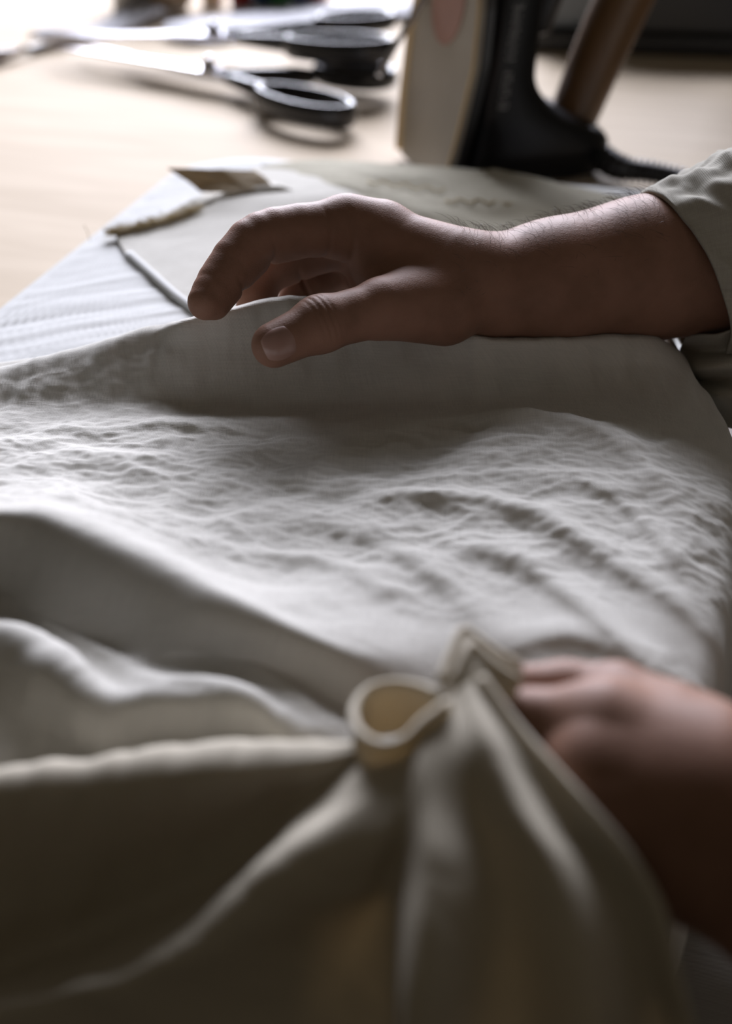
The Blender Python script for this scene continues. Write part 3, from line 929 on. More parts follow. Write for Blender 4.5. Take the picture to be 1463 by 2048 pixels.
# ---- left hand and forearm
lW = W(1463, 1662, .432); lF = W(1760, 1810, .425); lE = np.array((.36, .255, .02))
LiM = W(1205, 1452, .436); LmM = W(1185, 1540, .426); LrM = W(1195, 1625, .420); LpM = W(1228, 1705, .420)
LiC = [LiM, W(1065, 1444, .442), W(990, 1425, .446), W(925, 1410, .448)]
LmC = [LmM, W(1070, 1520, .446), W(1010, 1480, .458), W(985, 1440, .470)]
LrC = [LrM, W(1095, 1600, .446), W(1080, 1560, .466), W(1110, 1520, .478)]
LpC = [LpM, W(1140, 1660, .446), W(1130, 1620, .464), W(1160, 1590, .474)]
LtC = [W(1365, 1490, .448), W(1232, 1404, .458), W(1130, 1390, .462), W(1035, 1384, .458)]
def left_hand(p):
    d = chain(p, [lW, lF, lF + (lE - lF) * .4], [.0315, .037, .041], .02)
    for base, mcp, r0, r1 in ((W(1390, 1530, .434), LiM, .020, .0135), (W(1390, 1580, .428), LmM, .019, .0132), (W(1400, 1640, .424), LrM, .019, .0126), (W(1410, 1700, .424), LpM, .018, .0116)):
        d = smin(d, rc(p, base, mcp, r0, r1), .014)
    d = smin(d, rc(p, LtC[0], LtC[1], .0165, .0118), .010)
    pal = smin(d, rc(p, W(1300, 1470, .447), W(1240, 1440, .448), .016, .011), .010)
    d = smin(pal, chain(p, LtC, [.0165, .0116, .0106, .0090], .005), .004)
    for c, r in ((LiC, [.0132, .0104, .0092, .0080]), (LmC, [.013, .0108, .0098, .0085]), (LrC, [.0122, .0105, .0095, .0082]), (LpC, [.011, .0092, .0085, .0072])):
        f = chain(p, c, r, .0022)
        d = np.minimum(d, smin(pal, f, .007))
    return d
VL, FL = polysdf(left_hand, (.02, .20, .0), (.235, .46, .17), .0012)

# ---- the rest of the body (beside the frame): coarse, inside the clothes
LEFT = np.array((-.267, -.963, 0)); FWD = np.array((-.963, .267, 0)); UPV = np.array((0, 0, 1.))
BC = np.array((.50, .50, 0))            # body axis on the ground
def Bp(f, l, z): return BC + FWD * f + LEFT * l + UPV * z
shR, shL = Bp(.03, -.185, .37), Bp(.03, .185, .37)
neck, headc = Bp(.06, 0, .45), Bp(.125, 0, .585)
hipR, hipL = Bp(-.02, -.09, -.24), Bp(-.02, .09, -.24)
knR, knL = Bp(.40, -.13, -.235), Bp(.40, .11, -.235)
anR, anL = Bp(.36, -.13, FZ + .10), Bp(.36, .12, FZ + .10)
def body_fn(p):
    d = chain(p, [Bp(.0, 0, -.22), Bp(.0, 0, .0), Bp(.02, 0, .22)], [.12, .115, .13], .05)
    d = smin(d, rc(p, Bp(.02, -.12, .33), Bp(.02, .12, .33), .075, .075), .06)
    d = smin(d, rc(p, Bp(.03, 0, .36), neck + UPV * .06 + FWD * .02, .06, .055), .03)
    for sh, el, fo_ in ((shR, RE, RF3), (shL, lE, lF)):
        d = smin(d, chain(p, [sh, el, fo_], [.055, .043, .034], .02), .02)
    # head
    h = ell(p, headc + UPV * .02, (.088, .078, .115))
    h = smin(h, ell(p, headc + FWD * .035 - UPV * .055, (.05, .05, .06)), .03)
    fc = headc + FWD * .085
    h = smin(h, rc(p, fc + UPV * .02, fc + FWD * .022 - UPV * .02, .010, .013), .008)      # nose
    for s in (-1, 1):
        e = headc + FWD * .078 + LEFT * .032 * s + UPV * .018
        h = np.maximum(h, -(np.linalg.norm(p - e - FWD * .010, axis=1) - .014))             # eye sockets
        h = np.minimum(h, np.linalg.norm(p - e + FWD * .004, axis=1) - .0125)              # eyes
        h = smin(h, ell(p, headc + LEFT * .082 * s - FWD * .005 + UPV * .0, (.018, .014, .032)), .006)
    h = smin(h, rc(p, fc - UPV * .052 + LEFT * .02, fc - UPV * .052 - LEFT * .02, .007, .007), .005)  # lips
    return smin(d, h, .02)
VB, FB = polysdf(body_fn, (.18, .0, -.36), (.72, .95, .74), .006)
allV = np.concatenate([VR, VL, VB]); allF = np.concatenate([FR, FL + len(VR), FB + len(VR) + len(VL)])
body = mesh_obj('body', allV, allF, M['skin'], person, world=True)

# head hair
def hair_fn(p):
    h = ell(p, headc + UPV * .035 - FWD * .012, (.098, .088, .112))
    cut = (p - (headc + FWD * .055 + UPV * .03)) @ (FWD * .8 - UPV * .6)
    return np.maximum(h, cut)
hv, hf = polysdf(hair_fn, headc - .16, headc + .17, .006)
mesh_obj('hair', hv, hf, M['hair'], person, world=True)

# thumb nail (right hand)
axt = (tC[3] - tC[2]) / np.linalg.norm(tC[3] - tC[2])
nc_ = tC[3] + axt * .0015
n0 = tocam(tC[3]) + np.array((-.12, 0, -.12)); n0 -= axt * (n0 @ axt); n0 /= np.linalg.norm(n0)
b0 = np.cross(axt, n0)
def surf_pt(o, d, fn):
    t = 0.0
    o = np.array(o) + np.array(d) * .03; d = -np.array(d)
    for _ in range(40):
        q = fn((o + d * t)[None])[0]
        t += q * .9
        if abs(q) < 1e-5: break
    return o + d * t
nv_ = []
NA, NB = 15, 15
for i in range(NA):
    for j in range(NB):
        a = -1 + 2 * i / (NA - 1); b = -1 + 2 * j / (NB - 1)
        # squircle outline
        aa = a * math.sqrt(1 - .5 * b * b * .8); bb2 = b * math.sqrt(1 - .5 * a * a * .8)
        s = aa * .0090 + .0016
        ang = bb2 * .86
        d = n0 * math.cos(ang) + b0 * math.sin(ang)
        d = d + axt * max(s - .002, 0) / .0085
        d = d / np.linalg.norm(d)
        q = surf_pt(tC[3] + axt * min(s, .002), d, right_hand)
        lift = .00035 - .0006 * max(abs(a), abs(b)) ** 6
        nv_.append(q + d * lift)
mesh_obj('thumb_nail', nv_, grid_faces(NA, NB), M['nail'], body, world=True)

# fine hair of the forearm
me = body.data
base = VR
uvp = []
sel = rng.permutation(len(base))[:60000]
cand = []
for i in sel:
    p = base[i]
    if p[0] < .045 or p[0] > .155: continue
    cand.append(p)
    if len(cand) > 5200: break
cand = np.array(cand)
eps = .0006
gr = np.stack([right_hand(cand + np.eye(3)[k] * eps) - right_hand(cand - np.eye(3)[k] * eps) for k in range(3)], 1)
gr /= np.linalg.norm(gr, axis=1, keepdims=True)
hs = []
for p, n in zip(cand, gr):
    w = n[2] * .9 + n[1] * .35
    if random.random() > max(0, w) * .42 or len(hs) > 620: continue
    ln = random.uniform(.004, .0095)
    t = np.array((-.55 + random.gauss(0, .35), random.gauss(.1, .3), random.gauss(0, .2)))
    t -= n * (t @ n)
    pts_ = [p - n * .0005, p + n * ln * .32 + t * ln * .35, p + n * ln * .5 + t * ln * .8, p + n * ln * .55 + t * ln * 1.2]
    hs.append(tube(pts_, [.00006, .00006, .00005, .00002], 3, caps=False))
ah = mesh_obj('arm_hair', *join(hs), M['hair'], body, world=True)
ah['kind'] = 'stuff'

# ---- shirt
def shirt_fn(p):
    d = chain(p, [Bp(.0, 0, -.20), Bp(.0, 0, .0), Bp(.02, 0, .22)], [.135, .13, .143], .05)
    d = smin(d, rc(p, Bp(.02, -.12, .33), Bp(.02, .12, .33), .088, .088), .06)
    d = smin(d, rc(p, Bp(.03, 0, .38), neck, .07, .062), .03)
    for sh, el in ((shR, RE), (shL, lE)):
        d = smin(d, rc(p, sh, el, .068, .056), .025)
    d = smin(d, rc(p, RE, RE + (RF3 - RE) * .42, .056, .052), .02)
    d = smin(d, rc(p, lE, lE + (lF - lE) * .55, .056, .052), .02)
    d = d + .004 * np.sin(p[:, 2] * 55 + 9 * p[:, 0]) * np.sin(p[:, 1] * 34 + p[:, 2] * 20)
    return np.maximum(d, -(np.linalg.norm(p - (neck + UPV * .06), axis=1) - .058))
sv, sf = polysdf(shirt_fn, (.16, -.02, -.38), (.74, .97, .52), .0065)
mesh_obj('shirt', sv, sf, M['shirt'], person, world=True, uv=sv[:, 1:] * 1.0)
def trous_fn(p):
    d = rc(p, hipR, hipL, .115, .115)
    for h, k, a in ((hipR, knR, anR), (hipL, knL, anL)):
        d = smin(d, chain(p, [h, k, a], [.095, .078, .062], .03), .03)
    return d + .003 * np.sin(p[:, 0] * 70 + p[:, 1] * 30) * np.sin(p[:, 2] * 40)
tv, tf = polysdf(trous_fn, (-.02, .10, FZ + .02), (.72, .90, -.08), .0075)
mesh_obj('trousers', tv, tf, M['trouser'], person, world=True, uv=tv[:, 1:])
for an in (anR, anL):
    def shoe_fn(p, a=an):
        d = rc(p, a + np.array((0, 0, -.055)) - FWD * .05, a + FWD * .15 + np.array((0, 0, -.065)), .042, .034)
        d = smin(d, rc(p, a + UPV * .02, a - UPV * .04, .042, .045), .02)
        return np.maximum(d, -(p[:, 2] - FZ - .001))
    s_v, s_f = polysdf(shoe_fn, an - (.24, .2, .13), an + (.24, .2, .1), .006)
    mesh_obj('shoe', s_v, s_f, M['black'], person, world=True)

# rolled right sleeve, seen at the frame's edge
ax = RF3 - RF2; ax /= np.linalg.norm(ax)
e1 = np.array((0, ST, CT)); e1 -= ax * (e1 @ ax); e1 /= np.linalg.norm(e1)
e2 = np.cross(ax, e1)
if e2 @ tocam(RF2) < 0: e2 = -e2
def sleeve(name, s0, shift, length, r0, prof, seed, sag):
    nphi, ns = 150, 130
    ph = np.linspace(0, 2 * np.pi, nphi, endpoint=False)
    s = np.linspace(0, 1, ns)
    S, PH = np.meshgrid(s, ph, indexing='ij')
    low = (1 - np.cos(PH)) / 2
    pos = s0 + shift * low + S * (length - shift * low)
    along = pos - s0
    r = r0 + prof(along, PH, S) + .009 * np.clip(along / .05, 0, 1)
    r = r + sag * np.clip(along / .05, 0, 1) * np.clip(-np.cos(PH) - .15, 0, 1) ** 1.3
    cx, cy = np.cos(PH) * 6.0, np.sin(PH) * 6.0
    fold = perlin(along * 42 + cx * .45, along * 9 + cy * .35 + seed, seed)
    fold2 = perlin(along * 95 + cx * .7 + 3, along * 30 + cy * .7, seed + 3)
    ampf = np.clip(along / .02, .12, 1) * (.45 + .75 * np.clip(np.abs(np.cos(PH)), 0, 1))
    r = r + ampf * (.0065 * fold + .0028 * fold2)
    Pq = RF2 + ax * pos[..., None] + e1 * (np.cos(PH) * r)[..., None] + e2 * (np.sin(PH) * r)[..., None]
    # inner return of the cuff
    inner = Pq[:10][::-1].copy()
    inner = RF2 + ((inner - RF2) - (e1 * np.cos(PH[:10])[..., None] + e2 * np.sin(PH[:10])[..., None]) * .0022)
    Pq = np.concatenate([inner, Pq])
    UVs = np.stack([np.concatenate([PH[:10], PH]) * .045, np.concatenate([along[:10], along])], -1)
    o = mesh_obj(name, Pq.reshape(-1, 3), grid_faces(len(Pq), nphi, True), M['shirt'], person, world=True, uv=UVs.reshape(-1, 2))
    return Pq, o
SP, cuff = sleeve('sleeve_cuff', .002, .030, .115, .0395, lambda a, ph, s: .009 * np.clip(a / .05, 0, 1) * np.clip(np.cos(ph) + .3, 0, 1) + .0012 * np.sin(np.pi * np.clip(a / .006, 0, 1)), 51, .030)
sleeve('sleeve_roll', .040, .014, .20, .0470, lambda a, ph, s: .009 * np.sin(np.pi * np.clip(a / .035, 0, 1)) + .006 * np.clip(a / .1, 0, 1), 63, .034)
rowsS = [
    [(1375, 668, .762), (1420, 668, .745), (1480, 656, .735), (1600, 640, .73)],
    [(1362, 700, .775), (1410, 704, .758), (1480, 698, .745), (1600, 690, .74)],
    [(1366, 735, .765), (1413, 735, .742), (1480, 728, .732), (1600, 720, .73)],
    [(1380, 757, .775), (1425, 760, .758), (1480, 753, .746), (1600, 745, .74)],
    [(1392, 785, .765), (1438, 790, .744), (1500, 788, .734), (1600, 780, .73)],
    [(1420, 815, .775), (1455, 826, .760), (1510, 830, .746), (1600, 830, .74)],
    [(1440, 850, .765), (1475, 860, .755), (1520, 865, .748), (1600, 865, .745)],
]
rs_ = np.array([crom(np.linspace(0, 1, 4), np.array([W(*q) for q in r]), np.linspace(0, 1, 60)) for r in rowsS])
Ps = crom(np.arange(7), rs_, np.linspace(0, 6, 90))
Us, Vs = arc(Ps)
Ps = Ps + normals(Ps) * (.0016 * perlin(Us * 60, Vs * 45, 71))[..., None]
o = mesh_obj('sleeve_fold', Ps.reshape(-1, 3), grid_faces(90, 60), M['shirt'], person, world=True, uv=np.stack([Us, Vs], -1).reshape(-1, 2))
solidify(o, .0015)
# cuff seam stitches
st = []
for k in range(26):
    i = 10 + 12 + k * 3
    j = int(150 * (.5 - .115)) + 0
    p = SP[i, j]; p2 = SP[i + 2, j]
    out_ = tocam(p) * .0004
    st.append(tube([p + out_, (p + p2) / 2 + out_ * 1.6, p2 + out_], .00028, 4))
mesh_obj('cuff_stitching', *join(st), M['trouser'], cuff, world=True)

# stool under the person
stool = empty('stool', (*(BC[:2] + FWD[:2] * -.02), FZ))
tag(stool, 'low wooden stool under the person beside the table', 'stool')
seat_z = -.24 - .118 - FZ
mesh_obj('seat', *lathe([(.17, seat_z - .03), (.178, seat_z - .02), (.178, seat_z - .008), (.17, seat_z)], 40), M['table_leg'], stool, smooth=False)
for k in range(4):
    a = math.radians(45 + 90 * k)
    mesh_obj('leg', *tube([(.165 * math.cos(a), .165 * math.sin(a), 0), (.12 * math.cos(a), .12 * math.sin(a), seat_z - .028)], .016, 12, up=(1, 0, 0)), M['table_leg'], stool)

# ------------------------------------------------------------------ iron standing on its heel
pI = G(885, 402, 0)
phi = math.radians(16)
iron = empty('iron', (pI[0], pI[1], 0.0005))
tag(iron, 'black iron with brown wooden handle standing on its heel behind the board', 'iron')
bI = np.array((math.cos(phi), math.sin(phi), 0)); cI = np.array((-math.sin(phi), math.cos(phi), 0))
tilt = math.radians(9)
aI = UPV * math.cos(tilt) + bI * math.sin(tilt); bT = bI
off = UPV * .004
def I(a, b, c): return aI * a + bT * (b * 1.2) + cI * c + off
def halfw(a):
    # half width of the sole at height a
    return np.interp(a, [0, .01, .05, .10, .14, .18, .21, .228, .236], [.050, .056, .066, .073, .064, .048, .029, .012, .001])
CW = .062   # centre of the width
def slab(b0, b1, k, a0=0., a1=.236, n=40, edge=.0):
    A = np.linspace(a0, a1, n)
    V_, F_ = [], []
    loop = [(a, CW - halfw(a) * k) for a in A] + [(a, CW + halfw(a) * k) for a in A[::-1]]
    m = len(loop)
    for b in (b0, b1):
        V_ += [I(a, b, c) for a, c in loop]
    F_ = [tuple(range(m)), tuple(range(2 * m - 1, m - 1, -1))] + [(i, m + i, m + (i + 1) % m, (i + 1) % m) for i in range(m)]
    return V_, F_
o = mesh_obj('soleplate', *slab(0, .006, 1.0), M['sole'], iron, smooth=False); bevel(o, .002)
o = mesh_obj('base_plate', *slab(.0062, .0125, 1.0), M['black'], iron, smooth=False); bevel(o, .002)
A_ = np.linspace(.004, .234, 40)
rim = [I(a, .001, CW + (halfw(a) - .0005)) for a in A_] + [I(a, .001, CW - (halfw(a) - .0005)) for a in A_[::-1]]
mesh_obj('shoe_rim', *tube(rim, [.0056] * 40 + [.0012] * 40, 8, up=tuple(bI)), M['shoe'], iron)
# body: cross-sections along a, each a rounded rectangle in (b, c)
def loft_body(secs, n=28, pw=4.0):
    V_, F_ = [], []
    for a, b0, b1, hw in secs:
        for j in range(n):
            t = 2 * math.pi * j / n
            cs, sn = math.cos(t), math.sin(t)
            x = math.copysign(abs(cs) ** (2 / pw), cs); y = math.copysign(abs(sn) ** (2 / pw), sn)
            V_.append(I(a, (b0 + b1) / 2 + x * (b1 - b0) / 2, CW + y * hw))
    for i in range(len(secs) - 1):
        for j in range(n):
            j2 = (j + 1) % n
            F_.append((i * n + j, (i + 1) * n + j, (i + 1) * n + j2, i * n + j2))
    F_.append(tuple(range(n))); F_.append(tuple((len(secs) - 1) * n + j for j in range(n - 1, -1, -1)))
    return V_, F_
secs = [(-.002, .016, .112, .040), (.000, .0145, .124, .048), (.012, .0145, .126, .052), (.024, .0145, .124, .054), (.032, .0145, .118, .054), (.040, .0145, .104, .054),
        (.050, .0145, .084, .054), (.064, .0145, .068, .053), (.085, .0145, .058, .052), (.13, .0145, .056, .047), (.17, .0145, .054, .037), (.20, .0145, .046, .024), (.222, .0145, .034, .010)]
sq = pchip(np.linspace(0, 1, len(secs)), np.array(secs), np.linspace(0, 1, 60))
mesh_obj('iron_body', *loft_body(sq), M['black_body'], iron)
refl_ = [I(.136 + .034 * math.sin(t), -.0006, CW - .002 + .036 * math.cos(t)) for t in np.linspace(0, 2 * np.pi, 32, endpoint=False)]  # reflection on the soleplate, put in as a thin reddish disc
refl_ += [q + bI * .0012 for q in refl_]
mesh_obj('painted_reflection', refl_, [tuple(range(32)), tuple(range(63, 31, -1))] + [(i, 32 + i, 32 + (i + 1) % 32, (i + 1) % 32) for i in range(32)], M['patch'], iron, smooth=False)
mesh_obj('valve_post', *tube([I(.106, .064, CW), I(.110, .065, CW), I(.17, .074, CW), I(.215, .080, CW)], [.007, .0125, .013, .013], 14), M['black'], iron)
hsec = []
hp = np.array([I(.024, .104, CW), I(.09, .116, CW), I(.16, .132, CW), I(.225, .147, CW)])
hq = crom(np.linspace(0, 1, 4), hp, np.linspace(0, 1, 30))
mesh_obj('handle', *tube(hq, np.interp(np.linspace(0, 1, 30), [0, .04, .4, 1], [.017, .0200, .0225, .0245]), 24, up=tuple(cI)), M['handle'], iron)
mesh_obj('handle_top', *tube([I(.222, .152, CW), I(.228, .12, CW), I(.224, .08, CW), I(.21, .04, CW)], [.019, .016, .014, .013], 16, up=tuple(cI)), M['black'], iron)
# thin steel shoe spring along the far edge
sp_ = [q - np.array((pI[0], pI[1], .0005)) for q in (W(757, 152, 1.150), W(778, 112, 1.150), W(812, 55, 1.145), W(850, -8, 1.135), W(872, -40, 1.13))]
mesh_obj('shoe_spring', *tube(crom(np.linspace(0, 1, 5), np.array(sp_), np.linspace(0, 1, 20)), .0026, 8, up=(1, 0, 0)), M['steel'], iron)
# pale lettering strip on the side of the body
lt_ = []
random.seed(5)
for k in range(15):
    a = .062 + k * .0052
    if k in (6,): continue
    hw = halfw(a)
    w_ = random.choice((.0022, .003, .0034))
    bb0 = .030
    yy = CW - np.interp(a, [s[0] for s in secs], [s[3] for s in secs]) - .0004
    for q in range(random.choice((2, 3))):
        b1_ = bb0 + q * .0026
        lt_.append(tube([I(a, b1_, yy), I(a + w_, b1_ + random.choice((0, .0012)), yy)], .0004, 4, up=tuple(cI)))
    lt_.append(tube([I(a, bb0, yy), I(a, bb0 + .006, yy)], .0004, 4, up=tuple(cI)))
mesh_obj('lettering', *join(lt_), M['mark'], iron)
# cord with ribbed strain relief
c0 = I(.018, .112, CW)
loc0 = np.array(pI) + c0
cordp = [loc0, G(1230, 332, .0135), G(1300, 345, .012), G(1365, 357, .010), G(1440, 372, .007), G(1520, 395, .006), G(1640, 440, .006), G(1760, 500, .006)]
cq = crom(np.linspace(0, 1, len(cordp)), np.array(cordp), np.linspace(0, 1, 160)) - np.array((pI[0], pI[1], .0005))
rr = np.array([.0098 - .0030 * t / .45 + (.0022 if int(t * 160) % 4 < 2 else -.0006) if t < .45 else .0042 for t in np.linspace(0, 1, 160)])
co_ = mesh_obj('cord', *tube(cq[72:], .0042, 10), M['black'], iron)
mesh_obj('strain_relief', *tube(cq[:74], rr[:74], 14), M['black'], co_)

# ------------------------------------------------------------------ tailor's shears
def ring_pts(cx, cy, rx, ry, rot=0, n=44, egg=0.0):
    out = []
    for i in range(n):
        t = 2 * math.pi * i / n
        x = rx * math.cos(t); y = ry * math.sin(t) * (1 + egg * math.cos(t))
        out.append((cx + x * math.cos(rot) - y * math.sin(rot), cy + x * math.sin(rot) + y * math.cos(rot), 0))
    return out
def shears(name, loc, rz, opening, label, tilt_=(0, 0), matl='black_gloss'):
    r = empty(name, loc, rz)
    r.rotation_euler = (tilt_[0], tilt_[1], rz)
    tag(r, label, 'scissors', 'shears on the work table')
    for s in (1, -1):
        an = s * opening / 2
        ca, sa = math.cos(an), math.sin(an)
        rot = lambda V_: [(x * ca - y * sa, x * sa + y * ca, z) for x, y, z in V_]
        z0 = .017 + (.0016 if s > 0 else -.0016)
        # blade: tip at -x
        bl = [(-.195, .000 * s), (-.12, -.004 * s), (-.04, -.009 * s), (0, -.012 * s), (.028, -.010 * s), (.040, .000), (.030, .011 * s), (0, .013 * s), (-.04, .010 * s), (-.12, .0045 * s)]
        if s < 0: bl = bl[::-1]
        V_, F_ = extrude(bl, z0 - .0015, z0 + .0015)
        b = mesh_obj('blade', rot(V_), F_, M['steel'], r, smooth=False)
        bevel(b, .0008, 2)
        # shank and bow
        if s > 0:     # small round thumb bow
            ring = ring_pts(.136, .046, .038, .024, .10, egg=.12)
            sh = [(.012, -.002, 0), (.035, .004, 0), (.062, .013, 0), (.085, .023, 0), (.102, .028, 0)]
            rz_ = .0085
        else:         # long finger bow
            ring = ring_pts(.152, -.034, .054, .023, -.06, egg=.08)
            sh = [(.012, .002, 0), (.035, -.004, 0), (.062, -.012, 0), (.085, -.018, 0), (.104, -.022, 0)]
            rz_ = .0105
        sh = [(x, y, z0) for x, y, z in sh]
        ring = [(x, y, z0 + .002) for x, y, z in ring]
        bo = mesh_obj('bow', rot(tube(ring, .0052, 10, True, ry=rz_)[0]), tube(ring, .0052, 10, True, ry=rz_)[1], M[matl], r)
        tv_, tf_ = tube(sh, [.0065, .0075, .0075, .007, .006], 10, ry=[.004, .006, .0075, .0085, .0075])
        mesh_obj('shank', rot(tv_), tf_, M[matl], r)
    pv = lathe([(.0085, .020), (.0085, .0235), (.007, .0255), (.0035, .0275), (.0035, .031), (.0015, .032)], 20)
    mesh_obj('pivot_screw', *pv, M['steel'], r)
    return r
pa = G(418, 139, .019); tp = G(72, 100, .012)
ang = math.atan2(tp[1] - pa[1], tp[0] - pa[0]) - math.pi
s1 = shears('tailor_shears', (pa[0], pa[1], 0.0), ang + math.radians(-4), math.radians(10), 'large steel shears with black handles lying nearest, blades slightly open')
pb_ = G(432, 100, .019)
s2 = shears('tailor_shears', (pb_[0], pb_[1], 0.0), ang + math.radians(12), math.radians(9), 'steel shears with black handles, behind the nearer open pair', tilt_=(0, math.radians(-3.5)))
s2.location[2] = .016

# ------------------------------------------------------------------ small things at the back of the bench
def ground_pose(u0, v0, u1, v1, z=0):
    a, b = G(u0, v0, z), G(u1, v1, z)
    return a, b, math.atan2(b[1] - a[1], b[0] - a[0]), np.linalg.norm(b - a)
# folded white cloth band
M['lilac'] = linen('lilac_white_cotton', (0.70, 0.70, 0.74), .05, .2)
a, b, an, ln = ground_pose(335, 80, 830, 22)
n_, m_ = 80, 22
XX, th_ = np.meshgrid(np.linspace(0, 1, n_), np.linspace(0, 2 * np.pi, m_, endpoint=False))
end = np.clip(np.minimum(XX, 1 - XX) / .05, .02, 1) ** .5
yb = .045 * np.cos(th_) * end * (1 + .15 * perlin(XX * 9, th_ * 0 + 1, 3))
zb = .0065 + .006 * np.sin(th_) * end * (1 + .25 * perlin(XX * 7, th_ * 0 + 5, 4)) + .0012 * np.sin(th_ * 4)
o = mesh_obj('folded_cloth', np.stack([XX.T * ln, yb.T, np.maximum(zb, .0005).T], -1).reshape(-1, 3), grid_faces(n_, m_, True), M['lilac'], uv=np.stack([XX.T * ln, th_.T * .02], -1).reshape(-1, 2))
o.location = (a[0], a[1], .001); o.rotation_euler[2] = an
tag(o, 'long folded white cloth lying behind the shears', 'folded cloth')
# folded white cloth strip
a, b, an, ln = ground_pose(72, 100, 300, 40)
n_, m_ = 60, 16
xs = np.linspace(0, ln, n_); yy = np.linspace(-1, 1, m_)
XX, YY = np.meshgrid(xs, yy)
ww = np.interp(XX / ln, [0, .15, 1], [.010, .022, .026])
ZZ = .010 + .006 * np.sin(XX / ln * 7 + 1) - .007 * YY ** 4 + .002 * perlin(XX * 40, YY * 1.2, 5)
o = mesh_obj('cloth_strip', np.stack([XX, YY * ww, np.maximum(ZZ, .002)], -1).reshape(-1, 3), grid_faces(m_, n_), M['lilac'], uv=np.stack([XX, YY * ww], -1).reshape(-1, 2))
solidify(o, .003, -1)
o.location = (a[0], a[1], .002); o.rotation_euler[2] = an
tag(o, 'narrow lilac-white cloth strip pointing left beside the shears tips', 'fabric strip')
# awl with dark handle at the left edge
a, b, an, ln = ground_pose(-90, 142, 78, 100, .004)
aw = empty('awl', (a[0], a[1], .0085), an)
tag(aw, 'dark slim awl lying at the left edge of the photo', 'awl')
mesh_obj('handle', *tube([(0, 0, 0), (.006, 0, 0), (.03, 0, 0), (.06, 0, 0), (.085, 0, 0)], [.004, .0075, .0085, .0070, .0045], 14), M['handle'], aw)
mesh_obj('shaft', *tube([(.084, 0, 0), (.12, 0, 0), (ln, 0, -.002)], [.003, .0026, .0008], 10), M['black_gloss'], aw)

# spools of thread
def spool(u, v, r, h, colr, label, cname, kind='spool'):
    p = G(u, v, 0)
    s = empty('thread_spool', (p[0], p[1] + r, 0.0005))
    tag(s, label, 'thread spool', 'thread spools at the back of the table')
    core = lathe([(r * .98, 0), (r, .001), (r, .004), (r * .55, .006), (r * .55, h - .006), (r, h - .004), (r, h - .001), (r * .98, h)], 26)
    mesh_obj('core', *core, M['frame'], s, smooth=False)
    prof = [(r * .6, .0055)]
    nw = 16
    for k in range(nw + 1):
        z = .006 + (h - .012) * k / nw
        prof.append((r * (.90 + (.02 if k % 2 else 0)), z))
    prof.append((r * .6, h - .0055))
    mm = plain('thread_' + cname, colr, .6, noise=.2, scale=500)
    mesh_obj('winding', *lathe(prof, 26), mm, s)
    return s
spool(482, 26, .0150, .06, (.22, .008, .008), 'dark red thread spool, leftmost of the coloured row', 'red')
spool(524, 26, .0130, .06, (.015, .05, .10), 'dark blue thread spool beside the dark red one', 'blue')
spool(560, 27, .0135, .06, (.03, .16, .05), 'green thread spool in the middle of the coloured row', 'green')
spool(598, 24, .0120, .06, (.02, .04, .12), 'navy thread spool right of the green one', 'navy')
spool(634, 20, .0140, .06, (.20, .012, .010), 'dark red thread spool at the right end of the row', 'red_two')
spool(424, 18, .0150, .055, (.62, .48, .32), 'cream thread spool left of the coloured row', 'cream')
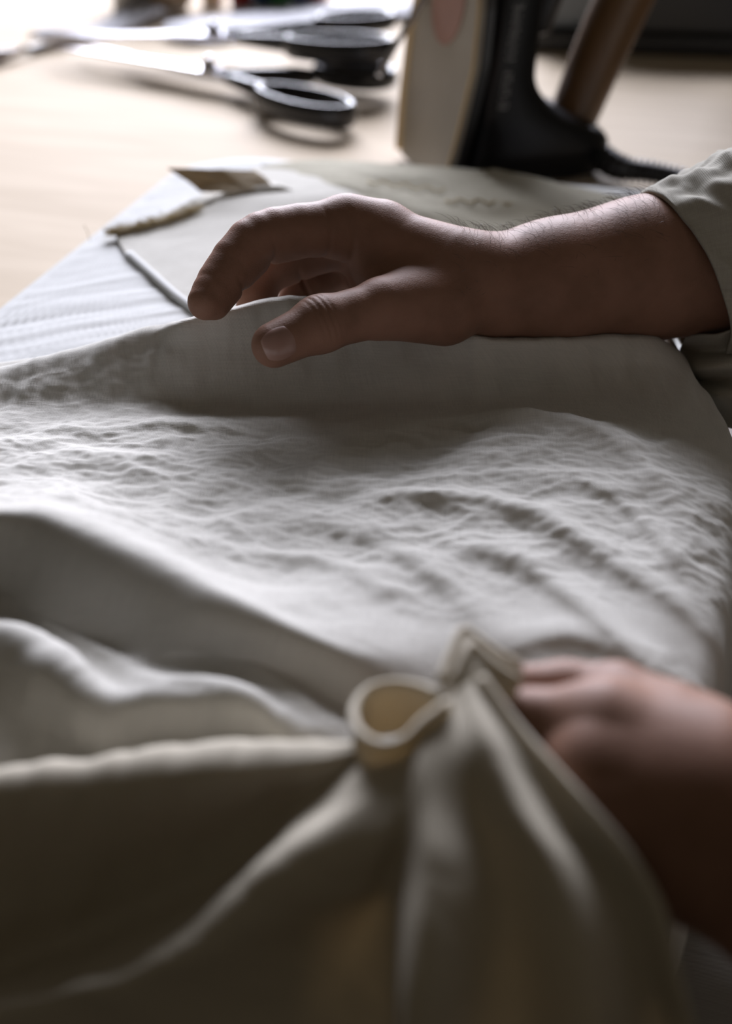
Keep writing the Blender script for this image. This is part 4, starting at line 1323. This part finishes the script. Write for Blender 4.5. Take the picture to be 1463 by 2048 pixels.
# thread cone (beige) and grey jar
p = G(335, 32, 0)
cn_ = empty('thread_cone', (p[0], p[1] + .03, 0.0005)); tag(cn_, 'tan thread cone standing beside the grey jar', 'thread cone')
mesh_obj('cone_core', *lathe([(.021, 0), (.021, .004), (.008, .115), (.006, .115)], 24), M['frame'], cn_)
mesh_obj('winding', *lathe([(.019, .004), (.027, .010), (.026, .03), (.024, .05), (.020, .075), (.014, .095), (.010, .100)], 26), plain('thread_tan', (.40, .31, .22), .7, noise=.15, scale=500), cn_)
p = G(268, 30, 0)
jr = empty('tin_jar', (p[0], p[1] + .03, 0.0005)); tag(jr, 'grey metal jar at the back, left of the thread cone', 'jar')
mesh_obj('jar_body', *lathe([(.026, 0), (.029, .002), (.029, .07), (.027, .075), (.0265, .074), (.0265, .006), (.001, .005)], 30), plain('grey_tin', (.30, .30, .30), .4, .6), jr)
mesh_obj('jar_rim', *tube(ring_pts(0, 0, .0285, .0285), .0016, 8, True), M['steel'], jr).location[2] = .075

# dark sewing machine at the back right
pm0 = G(1045, 108, 0)
M['grey_panel'] = plain('grey_blue_casing', (.17, .19, .21), .35, noise=.03)
sm_ = empty('sewing_machine', (pm0[0], pm0[1] + .01, 0.0005), math.radians(-9))
tag(sm_, 'black sewing machine with grey casing at the back right, behind the iron handle', 'sewing machine')
o = mesh_obj('machine_bed', *extrude(rounded(0, .36, 0, .17, .012), 0, .022), M['black'], sm_, smooth=False); bevel(o, .006)
o = mesh_obj('free_arm', *extrude(rounded(.012, .11, .006, .12, .02), .0225, .078), M['grey_panel'], sm_, smooth=False); bevel(o, .014)
o = mesh_obj('lower_casing', *extrude(rounded(.111, .358, .004, .165, .006), .0225, .078), M['black'], sm_, smooth=False); bevel(o, .004)
o = mesh_obj('pillar', *extrude(rounded(.235, .355, .02, .15, .02), .0785, .27), M['black'], sm_, smooth=False); bevel(o, .012)
o = mesh_obj('upper_arm', *extrude(rounded(.02, .355, .025, .145, .03), .2705, .36), M['black'], sm_, smooth=False); bevel(o, .018)
o = mesh_obj('needle_head', *extrude(rounded(.025, .105, .03, .13, .02), .175, .27), M['grey_panel'], sm_, smooth=False); bevel(o, .01)
mesh_obj('needle_bar', *tube([(.062, .08, .178), (.062, .08, .10)], .004, 10, up=(1, 0, 0)), M['steel'], sm_)
mesh_obj('presser_foot', *box(.048, .076, .068, .10, .0785, .0845), M['steel'], sm_, smooth=False)
mesh_obj('hand_wheel', *tube([(.356, .085, .30), (.366, .085, .30), (.378, .085, .30)], [.034, .038, .034], 28), M['black_gloss'], sm_)
o = mesh_obj('control_panel', *box(.25, .34, .0185, .0205, .10, .20), M['grey_panel'], sm_, smooth=False)
